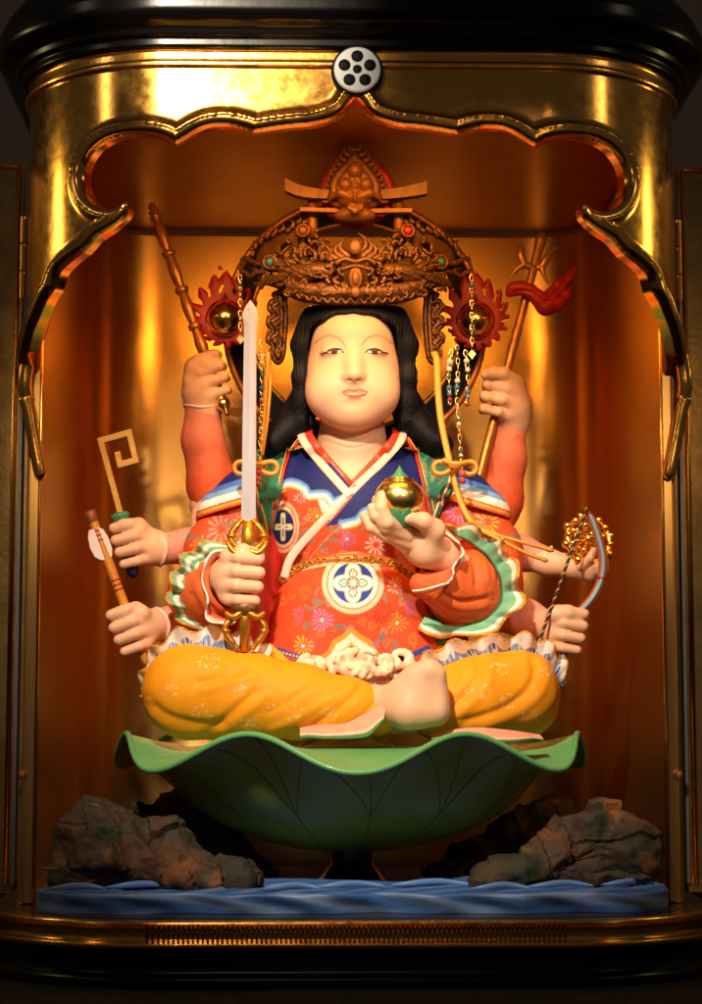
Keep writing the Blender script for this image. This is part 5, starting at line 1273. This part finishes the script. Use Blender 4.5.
g.chain(wp((509, 294, 3.72), (513, 289, 3.70), (521, 288, 3.70), (531, 291, 3.68), (538, 298, 3.70), (546, 305, 3.74), (556, 303, 3.78), (566, 296, 3.80), (571, 289, 3.82)), [.045, .075, .08, .075, .09, .12, .10, .06, .015], k=.05)
g.chain(wp((544, 305, 3.74), (551, 296, 3.76), (559, 286, 3.80), (569, 277, 3.84), (578, 266, 3.88)), [.09, .085, .075, .05, .012], k=.05)
V, F = g.mesh(1); V = folds(V, F, [([(512, 292), (530, 292), (548, 302), (566, 292)], -2, 2), ([(544, 304), (560, 288), (576, 268)], -1.6, 1.8)]); mat('ribbon_red', srgb(170, 26, 12), .5, vary=.2, vscale=9); sculpt('ribbon', V, F, 'ribbon_red', tr)
# square hook on a blue handle
hk = thing('square_hook', 'square spiral brass hook with a dark blue handle in the upper middle left hand', 'hook', W(133, 575, 2.9))
g = MB(); thk = .055
def bar(g, pts, w_, y):
    "flat bar polyline with mitred corners"
    P_ = np.array(pts, float); n = len(P_); L_ = []; R_ = []
    for i in range(n):
        d0 = P_[i]-P_[i-1] if i else P_[1]-P_[0]; d1 = P_[i+1]-P_[i] if i < n-1 else d0
        d0 = d0/np.linalg.norm(d0); d1 = d1/np.linalg.norm(d1); nn = np.array([-(d0+d1)[1], (d0+d1)[0]]); nn /= np.linalg.norm(nn); m_ = 1/max(.3, nn@np.array([-d0[1], d0[0]]))
        L_.append(P_[i]+nn*w_*m_/2); R_.append(P_[i]-nn*w_*m_/2)
    g.prism([W(a, b, y) for a, b in L_+R_[::-1]], thk, (0, 1, 0)); return g
bar(g, [(121, 516), (100.5, 440.5), (129, 432.5), (135.5, 460), (120, 464.5), (117, 451.5)], 6.6, 2.9); mat('brass', srgb(190, 140, 66), .33, metal=.8, bump=.003, bscale=12, vary=.2, vscale=6); g.build('hook', 'brass', hk, False, bevel=.008)
g = MB(); d_ = W(133, 572, 2.9)-W(119, 512, 2.9); L = np.linalg.norm(d_); d_ /= L; c0 = W(119.5, 514, 2.9)
mat('handle_blue', srgb(16, 30, 66), .3, coat=.3); g.tube([c0+d_*q for q in np.linspace(.05, L+.05, 12)], [.07, .075, .075, .075, .075, .075, .075, .08, .085, .08, .07, .02], seg=14); g.build('handle', 'handle_blue', hk)
g = MB(); g.lathe([(.05, -.02), (.11, 0), (.115, .05), (.10, .06), (.11, .09), (.09, .11)], c0, d_, 20); g.build('collar', 'leaf_green', hk)
for q in (.17, L-.20): g = MB(); g.lathe([(.085, -.02), (.092, 0), (.085, .02)], c0+d_*q, d_, 16); g.build('band', 'bead_blue', hk)
# arrow
ar = thing('arrow', 'long golden arrow with white feather tilted in the lower left hand', 'arrow', W(146, 670, 2.45))
A_, B_ = W(90, 513, 2.52), W(148, 668, 2.42); mat('lacquer_amber', srgb(206, 136, 40), .3, coat=.3, vary=.15, vscale=10); mat('fletch', srgb(235, 220, 215), .7); mat('band_red', srgb(150, 30, 16), .4)
g = MB(); g.tube([A_+(B_-A_)*q for q in (0, .03, .68, .95, 1)], [.05, .055, .055, .045, .01], seg=12); g.build('shaft', 'lacquer_amber', ar)
g = MB(); d_ = (B_-A_)/np.linalg.norm(B_-A_); g.lathe([(.03, 0), (.062, .0), (.066, .06), (.062, .13), (.056, .14)], A_-d_*.02, d_, 16); g.build('nock', 'carved_pale', ar)
for q in (.12, .15, .18, .44, .47, .50): g = MB(); g.lathe([(.054, -.013), (.062, 0), (.054, .013)], A_+(B_-A_)*q, d_, 16); g.build('binding', 'band_red', ar)
fth = [(94, 529), (89, 530), (88, 537), (90, 548), (95, 557), (101, 560), (105, 560)]; fth2 = [(97, 527), (103, 529), (108, 537), (112, 548), (112, 556), (108, 560)]
for q, y in ((fth, 2.44), (fth2, 2.46)): g = MB(); g.prism([W(a, b, y) for a, b in q], .02); g.build('feather', 'fletch', ar, False)
# eight-spoked wheel jewel
wh = thing('dharma_wheel', 'golden spoked wheel studded with knobs standing on the open right palm', 'wheel', W(588, 568, 2.95))
c_ = W(588.5, 540, 2.95); r0 = 23*S(2.95); g = MB(); th = np.linspace(0, 2*math.pi, 48, endpoint=False); tl = Matrix.Rotation(R(18), 3, 'Z') @ Matrix.Rotation(R(-14), 3, 'X'); tl = np.array(tl)
loc = lambda x, y, z: c_+tl@np.array([x, y, z])
g.tube(np.array([loc(r0*math.cos(a), 0, r0*math.sin(a)) for a in th]), .042, seg=8, closed=True); g.tube(np.array([loc(r0*.62*math.cos(a), 0, r0*.62*math.sin(a)) for a in th]), .026, seg=6, closed=True); g.build('rim', 'gold_jewel', wh)
for k_ in range(8):
    a = k_*math.pi/4+.2; g = MB(); g.tube([loc(.02*math.cos(a), 0, .02*math.sin(a)), loc(r0*.5*math.cos(a), 0, r0*.5*math.sin(a)), loc(r0*1.0*math.cos(a), 0, r0*1.0*math.sin(a))], [.02, .035, .025], seg=8)
    g.ball(loc(r0*1.12*math.cos(a), 0, r0*1.12*math.sin(a)), .052, seg=10); g.ball(loc(r0*.64*math.cos(a), -.04, r0*.64*math.sin(a)), .045, seg=10); b_ = a+math.pi/8; g.ball(loc(r0*1.0*math.cos(b_), -.03, r0*1.0*math.sin(b_)), .046, seg=10); g.build('spoke', 'gold_jewel', wh)
g = MB(); g.ball(loc(0, -.02, 0), .075, seg=14); g.ball(loc(0, -.08, 0), .035, seg=10); g.build('hub', 'gold_jewel', wh)
# bow and its twisted string
bw = thing('bow', 'curved bow with blue and brown stripes and twisted string in the lower right hand', 'bow', W(562, 668, 2.45))
mat('bow_brown', srgb(150, 84, 40), .35); mat('bow_blue', srgb(120, 160, 190), .4); mat('string', srgb(32, 34, 30), .6)
q = [(586, 510, 2.62), (592, 520, 2.60), (599, 540, 2.58), (603, 560, 2.56), (601, 580, 2.54), (593, 597, 2.52), (581, 611, 2.50), (573, 622, 2.5), (566, 640, 2.48), (563, 655, 2.46), (564, 668, 2.44), (560, 672, 2.44)]
P_ = crom(wp(*q), 80); g = MB(); g.tube(P_, np.interp(np.linspace(0, 1, 80), [0, .1, .9, 1], [.025, .052, .052, .025]), seg=10, flat=.6); g.build('limb', 'bow_brown', bw)
g = MB(); g.tube(P_[4:46]+(-.0, -.028, .0), .022, seg=8); g.tube(P_[62:76]+(0, -.028, 0), .022, seg=8); g.build('stripe', 'bow_blue', bw)
for i in (3, 28, 47, 50, 61): g = MB(); g.ball(P_[i], .058, seg=12, sc=(1, .9, .6)); g.build('binding', 'band_red', bw)
A_, B_ = W(587, 508, 2.55), W(537, 648, 2.28); t = np.linspace(0, 1, 260); d_ = (B_-A_)/np.linalg.norm(B_-A_); u_ = np.cross(d_, (0, 1, 0)); u_ /= np.linalg.norm(u_); v_ = np.cross(d_, u_)
for k_, (m, nm) in enumerate((('string', 'string_strand'), ('gold_ribbon', 'string_strand'), ('string', 'string_strand'), ('string', 'string_strand'))):
    a = t*2*math.pi*17+k_*math.pi/2; g = MB(); g.tube(A_+(B_-A_)*t[:, None]+.011*np.cos(a)[:, None]*u_+.011*np.sin(a)[:, None]*v_, .0095, seg=5); g.build(nm, m, bw)
# ------------------------------------------------------------------ ribbons, knots and bead strings hanging from the crown
def flatband(pts, w_, m, nm, par, thick=.022, wdir=(1, 0, .15)):
    P_ = crom(wp(*pts), 80); ww = np.interp(np.linspace(0, 1, 80), [0, 1], [w_, w_*.8])*S(2.5)/2; T = np.gradient(P_, axis=0); T /= np.linalg.norm(T, axis=1)[:, None]; Nn = np.cross(T, (0, 1, 0)); Nn /= np.linalg.norm(Nn, axis=1)[:, None]
    G = np.stack([P_+Nn*(ww*q)[:, None]+np.array([0, .012*q*q, 0]) for q in (-1, -.5, 0, .5, 1)], 1); v, f = grid_mesh(G); o = MB().add(v, f).build(nm, m, par); solid(o, thick); return o
mat('knot_gold', srgb(214, 150, 52), .5, metal=.25, bump=.006, bscale=60)
for s_ in (-1, 1):
    if s_ > 0:
        kn = thing('crown_ribbon', 'long gold ribbon and looped knot falling from the crown over the right shoulder', 'ribbon', W(436, 352, 2.6), 'gold ribbons of the crown')
        flatband([(434, 352, 2.72), (437, 362, 2.66), (438, 390, 2.58), (441, 420, 2.52), (447, 450, 2.44), (453, 475, 2.38), (460, 500, 2.34), (470, 520, 2.30), (482, 530, 2.24)], 6.5, 'knot_gold', 'ribbon', kn)
        for e in ([(478, 528, 2.24), (500, 536, 2.15), (525, 543, 2.15), (554, 551, 2.2)], [(480, 530, 2.22), (500, 540, 2.12), (528, 554, 2.15), (548, 561, 2.2)]): g = MB(); g.tube(crom(wp(*e), 30), [.022]*27+[.03, .03, .01], seg=8); g.build('ribbon_end', 'knot_gold', kn)
        kx, ky, ky2 = 455, 467, 2.30
    else:
        kn = thing('crown_ribbon', 'short gold ribbon and looped knot behind the sword at the left shoulder', 'ribbon', W(262, 352, 2.8), 'gold ribbons of the crown')
        flatband([(268, 356, 2.80), (266, 380, 2.72), (264, 410, 2.64), (262, 440, 2.52), (258, 470, 2.40)], 4.5, 'knot_gold', 'ribbon', kn)
        flatband([(268, 352, 2.86), (270, 380, 2.76), (267, 420, 2.66), (262, 455, 2.5)], 3, 'knot_gold', 'ribbon', kn)
        kx, ky, ky2 = 256, 467, 2.34
    th = np.linspace(0, 2*math.pi, 50, endpoint=False)
    for q_ in (-1, 1):
        g = MB(); x = kx+q_*(13+8.5*np.cos(th)); y = ky+1-6.0*np.sin(th)*(1+.25*np.cos(th))
        g.tube(np.array([W(a, b, ky2) for a, b in zip(x, y)]), .030, seg=8, closed=True, flat=1.3); g.build('loop', 'knot_gold', kn)
    g = MB(); g.tube(crom(wp((kx-12, ky-7, ky2-.03), (kx, ky-3, ky2-.08), (kx+12, ky-5, ky2-.03)), 20), .030, seg=8); g.ball(W(kx, ky-2, ky2-.06), .06, sc=(1.3, .7, .8)); g.build('knot', 'knot_gold', kn)
def beads(label, chain_pts, seq, n_, grp='bead strings hanging from the crown'):
    th_ = thing('bead_string', label, 'bead string', W(*chain_pts[0]), grp)
    P_ = crom(wp(*chain_pts), 400); L = np.r_[0, np.cumsum(np.linalg.norm(np.diff(P_, axis=0), axis=1))]; at = lambda s: np.array([np.interp(s, L, P_[:, i]) for i in range(3)])
    g = MB(); m = int(L[-1]/.07)
    for i in range(m):
        s = (i+.5)*L[-1]/m; c_ = at(s); a = np.linspace(0, 2*math.pi, 10, endpoint=False); ph = (i % 2)*math.pi/2
        g.tube(np.array([c_+(.020*math.cos(t)*math.cos(ph), .020*math.cos(t)*math.sin(ph), .042*math.sin(t)) for t in a]), .0075, seg=5, closed=True)
    g.build('chain', 'gold_jewel', th_)
    for s, r_, m in seq: g = MB(); g.ball(at(s*L[-1]), r_*.82, seg=12); g.build('bead', m, th_)
    return th_
W_, C_, J_, R_, B_b = 'bead_white', 'collar_pink', 'jade', 'bead_red', 'bead_blue'
beads('bead string with white and coral beads, leftmost under the right ear plate', [(451, 350, 2.5), (449, 375, 2.48), (450, 404, 2.46)], [(.22, .045, W_), (.36, .04, C_), (.5, .03, J_), (.7, .04, B_b), (.82, .035, B_b), (.92, .035, R_)], 0)
beads('middle bead string of the three under the right ear plate with a blue bead', [(457, 345, 2.45), (458, 370, 2.43), (456, 398, 2.42)], [(.1, .025, J_), (.68, .04, W_), (.8, .04, B_b), (.92, .028, J_)], 0)
beads('bead string with white bead and red tip, rightmost under the right ear plate', [(465, 350, 2.5), (468, 375, 2.48), (467, 406, 2.46)], [(.2, .042, W_), (.36, .036, C_), (.75, .04, B_b), (.86, .03, B_b), (.97, .032, R_)], 0)
beads('long bead string ending in a coral bead below the right gold knot', [(457, 398, 2.42), (460, 440, 2.34), (463, 484, 2.24)], [(.12, .025, C_), (.25, .03, J_), (.3, .03, W_), (.62, .028, J_), (.67, .028, C_), (.88, .055, 'coral'), (.97, .04, R_)], 0)
beads('bead string behind the sword tip with white, coral and blue beads at the left', [(261, 340, 2.7), (262, 370, 2.6), (261, 405, 2.5)], [(.25, .042, W_), (.36, .036, C_), (.55, .036, B_b), (.75, .04, B_b), (.86, .03, J_), (.96, .032, R_)], 0)
beads('long bead string ending in coral beads below the left gold knot', [(262, 405, 2.5), (260, 445, 2.36), (258, 486, 2.26)], [(.3, .028, W_), (.6, .028, J_), (.84, .05, 'coral'), (.92, .042, 'coral'), (.99, .035, R_)], 0)
def drop(px, py0, py1, label):
    t = beads(label, [(px, py0, 2.55), (px+.5, py1, 2.5)], [(.15, .035, J_), (.25, .04, 'carved_pale'), (.75, .028, J_)], 0, 'short pendants of the crown')
    c_ = W(px+.5, py1+4, 2.5); g = MB(); g.prism([c_+(0, 0, .06), c_+(.045, 0, 0), c_+(0, 0, -.06), c_+(-.045, 0, 0)], .02); g.build('lozenge', 'gold_jewel', t, False)
drop(471.5, 275, 350, 'pendant with gold lozenge in front of the right flaming jewel')
drop(240, 275, 335, 'pendant with gold lozenge in front of the left flaming jewel')

# ------------------------------------------------------------------ lotus seat
lot = thing('lotus_seat', 'wide green lotus leaf bowl with wavy rim on a short dark stem', 'lotus seat', W(351, 885, 3.2))
cx, cy = W(351.5, 745, 3.3)[0], 3.3; Rr = 2.69
mat('leaf_paint', srgb(98, 168, 100), .42, vary=.10, vscale=3, bump=.003, bscale=30, coat=.05); mat('leaf_under', srgb(134, 150, 56), .36, vary=.12, vscale=2.5, bump=.003, bscale=20); mat('vein', srgb(92, 98, 34), .5)
n, m_ = 280, 60; th = np.linspace(-math.pi, math.pi, n, endpoint=False)
zr = lambda a: 1.60-.195*np.cos(7*(a+math.pi/2))      # rim height; a=-pi/2 faces the viewer
zb = .55
def bowl(a, t, outer):
    "t 0 centre .. 1 rim"
    blend = np.clip((t-.62)/.38, 0, 1)**1.6
    if outer: r = np.interp(t, _bt, _br); z = np.interp(t, _bt, _bz)
    else: r = Rr*t; z = 1.64+0*t
    if not outer: blend = np.clip((t-.66)/.34, 0, 1)**1.3
    zz = z*(1-blend)+zr(a)*blend; r = r+.08*blend*np.cos(7*(a+math.pi/2))
    return np.stack([cx+r*np.cos(a), cy+r*np.sin(a), zz+0*r], -1)
_q = crom([(0, .46), (.45, .47), (.85, .54), (1.47, .76), (1.96, 1.06), (2.36, 1.36), (Rr, 1.60)], 80); _d = np.r_[0, np.cumsum(np.linalg.norm(np.diff(_q, axis=0), axis=1))]; _bt = _d/_d[-1]; _br = _q[:, 0]; _bz = _q[:, 1]
TT = np.linspace(0.02, 1, m_)
def closed_grid(G):
    n, m, _ = G.shape; i = np.arange(n)[:, None]; j = np.arange(m-1)[None]; i2 = (i+1) % n
    return G.reshape(-1, 3), np.stack([i*m+j, i2*m+j, i2*m+j+1, i*m+j+1], -1).reshape(-1, 4)
Go = bowl(th[:, None], TT[None], True); v, f = closed_grid(Go); ob = MB().add(v, f).build('bowl', 'leaf_under', lot)
Gi = bowl(th[:, None], TT[None], False); v, f = closed_grid(Gi); MB().add(v, f).build('leaf_top', 'leaf_paint', lot)
rimP = bowl(th, np.ones(n), False)
# rolled lip standing a little outside, broad in front where it dips
out = np.stack([np.cos(th), np.sin(th), 0*th], -1); k1 = rimP+out*.02+(0, 0, .005)
# skirt of bright green lip: hangs over the bowl
g = MB(); g.tube(rimP+(0, 0, .0), .034, seg=10, closed=True, up=(0, 0, 1)); g.build('rim', 'leaf_paint', lot)
g = MB()
def bp(px_a, t): 
    p = bowl(np.array(px_a), np.array(t), True); return p+np.array([math.cos(px_a), math.sin(px_a), -.5])*.004
for a0 in np.linspace(-math.pi, math.pi, 15)[:-1]+.22:
    tt = np.linspace(.30, .97, 30); g.tube(np.array([bp(a0+.10*math.sin(3*t), t) for t in tt]), .0055, seg=5)
    for s_ in (-1, 1): tt = np.linspace(.62, .94, 20); g.tube(np.array([bp(a0+.10*math.sin(3*t)+s_*(t-.62)*.62, t) for t in tt]), .0045, seg=5)
g.build('veins', 'vein', ob)
g = MB(); sc_ = W(351, 880, 3.3); g.lathe([(.42, .0), (.34, .10), (.25, .22), (.24, .5), (.34, .62), (.5, .68)], (cx, cy, .09), (0, 0, 1), 32); g.build('stem', 'lacquer_dark', lot)

# ------------------------------------------------------------------ rocks and waves under the lotus
mat('rock', srgb(80, 50, 27), .75, vary=.0, col2=srgb(36, 42, 26), vscale=1.6, bump=.03, bscale=7)
nt = MATS['rock'].node_tree; N = nt.nodes; L = nt.links; pb = N['Principled BSDF']; rp = [x for x in N if x.type == 'VALTORGB'][0]
tn = N.new('ShaderNodeTexNoise'); tn.inputs['Scale'].default_value = 1.9; tn.inputs['Detail'].default_value = 7; tn.inputs['Distortion'].default_value = .6; tc = [x for x in N if x.type == 'TEX_COORD'][0]; L.new(tc.outputs['Object'], tn.inputs['Vector'])
r2 = N.new('ShaderNodeValToRGB'); L.new(tn.outputs['Fac'], r2.inputs[0]); r2.color_ramp.elements[0].position = .57; r2.color_ramp.elements[1].position = .68; r2.color_ramp.elements[0].color = (0, 0, 0, 1); r2.color_ramp.elements[1].color = (1, 1, 1, 1)
mx = N.new('ShaderNodeMix'); mx.data_type = 'RGBA'; L.new(r2.outputs[0], mx.inputs[0]); L.new(rp.outputs[0], mx.inputs[6]); mx.inputs[7].default_value = srgb(128, 78, 36)+(1,); L.new(mx.outputs[2], pb.inputs['Base Color'])
from mathutils import noise as mnoise
def rock(name, label, blobs, seed, m='rock', amp=.12, group=None, vox=.022):
    P_ = wp(*[b[:3] for b in blobs]); rr = max(max(b[3:6]) for b in blobs); c = SDF(P_.min(0)-rr-.3, P_.max(0)+rr+.3, vox)
    for p, b in zip(P_, blobs): c.ell(p, b[3:6], k=.12)
    cut(c, (0, 0, .11), np.array([0, 0, -1.0])); V, F = c.mesh(1); N_ = vnormals(V, F)
    off = np.array([mnoise.fractal(Vector(v)*1.7+Vector((seed, 0, 0)), 1.0, 2.1, 4)*amp+(-abs(mnoise.noise(Vector((v[0]*2.6+v[2]*1.0+seed, v[1]*2.6, v[2]*.9))))+.2)*amp*1.5+(mnoise.cell(Vector((v[0]*3.2+v[2], v[1]*3, v[2]*2.2+seed)))-.5)*amp*.5 for v in V])
    V = V+N_*off[:, None]; V[:, 2] = np.maximum(V[:, 2], .09)
    o = link(name, mesh_np(name, V, F), m); o.data.set_sharp_from_angle(angle=R(38)); return tag(o, label, 'rock', group)
rock('rock', 'large brown craggy rock on the blue waves at the left front', [(92, 852, 1.35, .42, .40, .52), (112, 832, 1.45, .36, .36, .36), (140, 860, 1.25, .48, .42, .36), (165, 845, 1.4, .32, .34, .34), (185, 870, 1.2, .42, .36, .24), (225, 880, 1.1, .38, .30, .16), (240, 872, 1.15, .22, .24, .16), (75, 870, 1.3, .32, .34, .30)], 3.1)
rock('rock', 'large ochre-streaked rock on the blue waves at the right front', [(600, 850, 1.45, .44, .42, .40), (580, 835, 1.5, .30, .30, .26), (640, 860, 1.4, .36, .40, .36), (555, 862, 1.3, .42, .36, .28), (520, 875, 1.15, .42, .32, .17), (490, 882, 1.05, .24, .24, .10), (618, 838, 1.5, .30, .3, .26)], 8.4)
rock('rock', 'dark shadowed rock behind the lotus bowl at the left', [(160, 845, 3.6, .55, .5, .60), (205, 860, 3.7, .6, .5, .42), (185, 825, 3.8, .40, .4, .40), (240, 872, 3.6, .5, .4, .25)], 5.5, group=None)
rock('rock', 'dark shadowed rock behind the lotus bowl at the right', [(530, 850, 3.6, .55, .5, .50), (505, 865, 3.7, .6, .5, .35), (545, 825, 3.8, .35, .4, .32), (460, 874, 3.5, .5, .4, .22)], 6.7, group=None)
mat('foam', srgb(104, 144, 204), .5)
wvb = thing('wave_base', 'flat blue and white carved wave plinth along the front of the shrine floor', 'wave plinth', W(352, 912, 1.2))
mat('wave_paint', (1, 1, 1), .45, attr=True, vary=.12, vscale=4, bump=.003, bscale=30)
nx, ny = 900, 110; y0, y1 = .42, 2.3
U = np.linspace(-1, 1, nx)[:, None]; Vv = np.linspace(0, 1, ny)[None]
halfw = 3.26; X = U*halfw; 
front = y0+.07*np.sin(X*3.1+1)+.05*np.sin(X*6.3)+.5*np.abs(U)**14
front = front+.06*np.abs(np.sin(X*1.6+.4))
Y = front+(y1-front)*np.clip((Vv-.12)/.88, 0, 1)**1.4
zt = .20+.020*np.sin(X*2.2+Y*5+1.2*np.sin(X*1.4+Y*2))*np.clip((Vv-.12)*8, 0, 1)+.016*np.abs(np.sin(X*3.7-Y*9+1.8*np.sin(X*.9)))*np.clip((Vv-.12)*5, 0, 1)
Z = np.where(Vv < .12, zt*np.sin(np.clip(Vv/.12, 0, 1)*math.pi/2)**.6, zt)
Yf = np.where(Vv < .12, front-.045*np.sin(Vv/.12*math.pi)+.02*(1-Vv/.12)+.012*np.sin(X*9+Z*30), Y)
G = np.stack([X+0*Vv, Yf, Z+.0], -1); v, f = grid_mesh(G)
cr_ = np.abs(np.sin(X*3.7-Y*9+1.8*np.sin(X*.9)))+0*Vv; col = np.zeros((nx*ny, 3)); t_ = np.clip((cr_.ravel()-.55)/.35, 0, 1)[:, None]
col = np.array(srgb(50, 96, 164))*(1-t_)+np.array(srgb(92, 128, 188))*t_
fs_ = (Vv < .12)*np.ones_like(X); sw_ = (.5+.5*np.sin(X*4.0+2.2*np.sin(X*1.1)+Z*26))*fs_; tf = np.clip((sw_.ravel()-.35)/.4, 0, 1)[:, None]*.85; c2 = np.array(srgb(60, 106, 174))*(1-tf)+np.array(srgb(124, 156, 206))*tf; mfs = fs_.ravel() > 0; col[mfs] = c2[mfs]
me = mesh_np('wave_top', v, f); setcol(me, col); link('wave_top', me, 'wave_paint', wvb)
for i, (px, w_) in enumerate([(75, 60), (140, 70), (215, 55), (290, 60), (350, 70), (430, 80), (500, 60), (560, 70), (630, 60)]):
    yb = .62+.25*(i % 3); xx = np.linspace(-w_/2, w_/2, 24); P_ = np.array([W(px+q, 895, yb)*[1, 1, 0]+[0, 0, .235+.03*math.cos(q/w_*math.pi)] for q in xx]); P_[:, 1] += .10*np.sin(xx/w_*5)
    g = MB(); g.tube(P_, .032*np.cos(xx/w_*math.pi*.96)+.004, seg=8, flat=.6); g.build('wave_crest', 'foam', wvb)
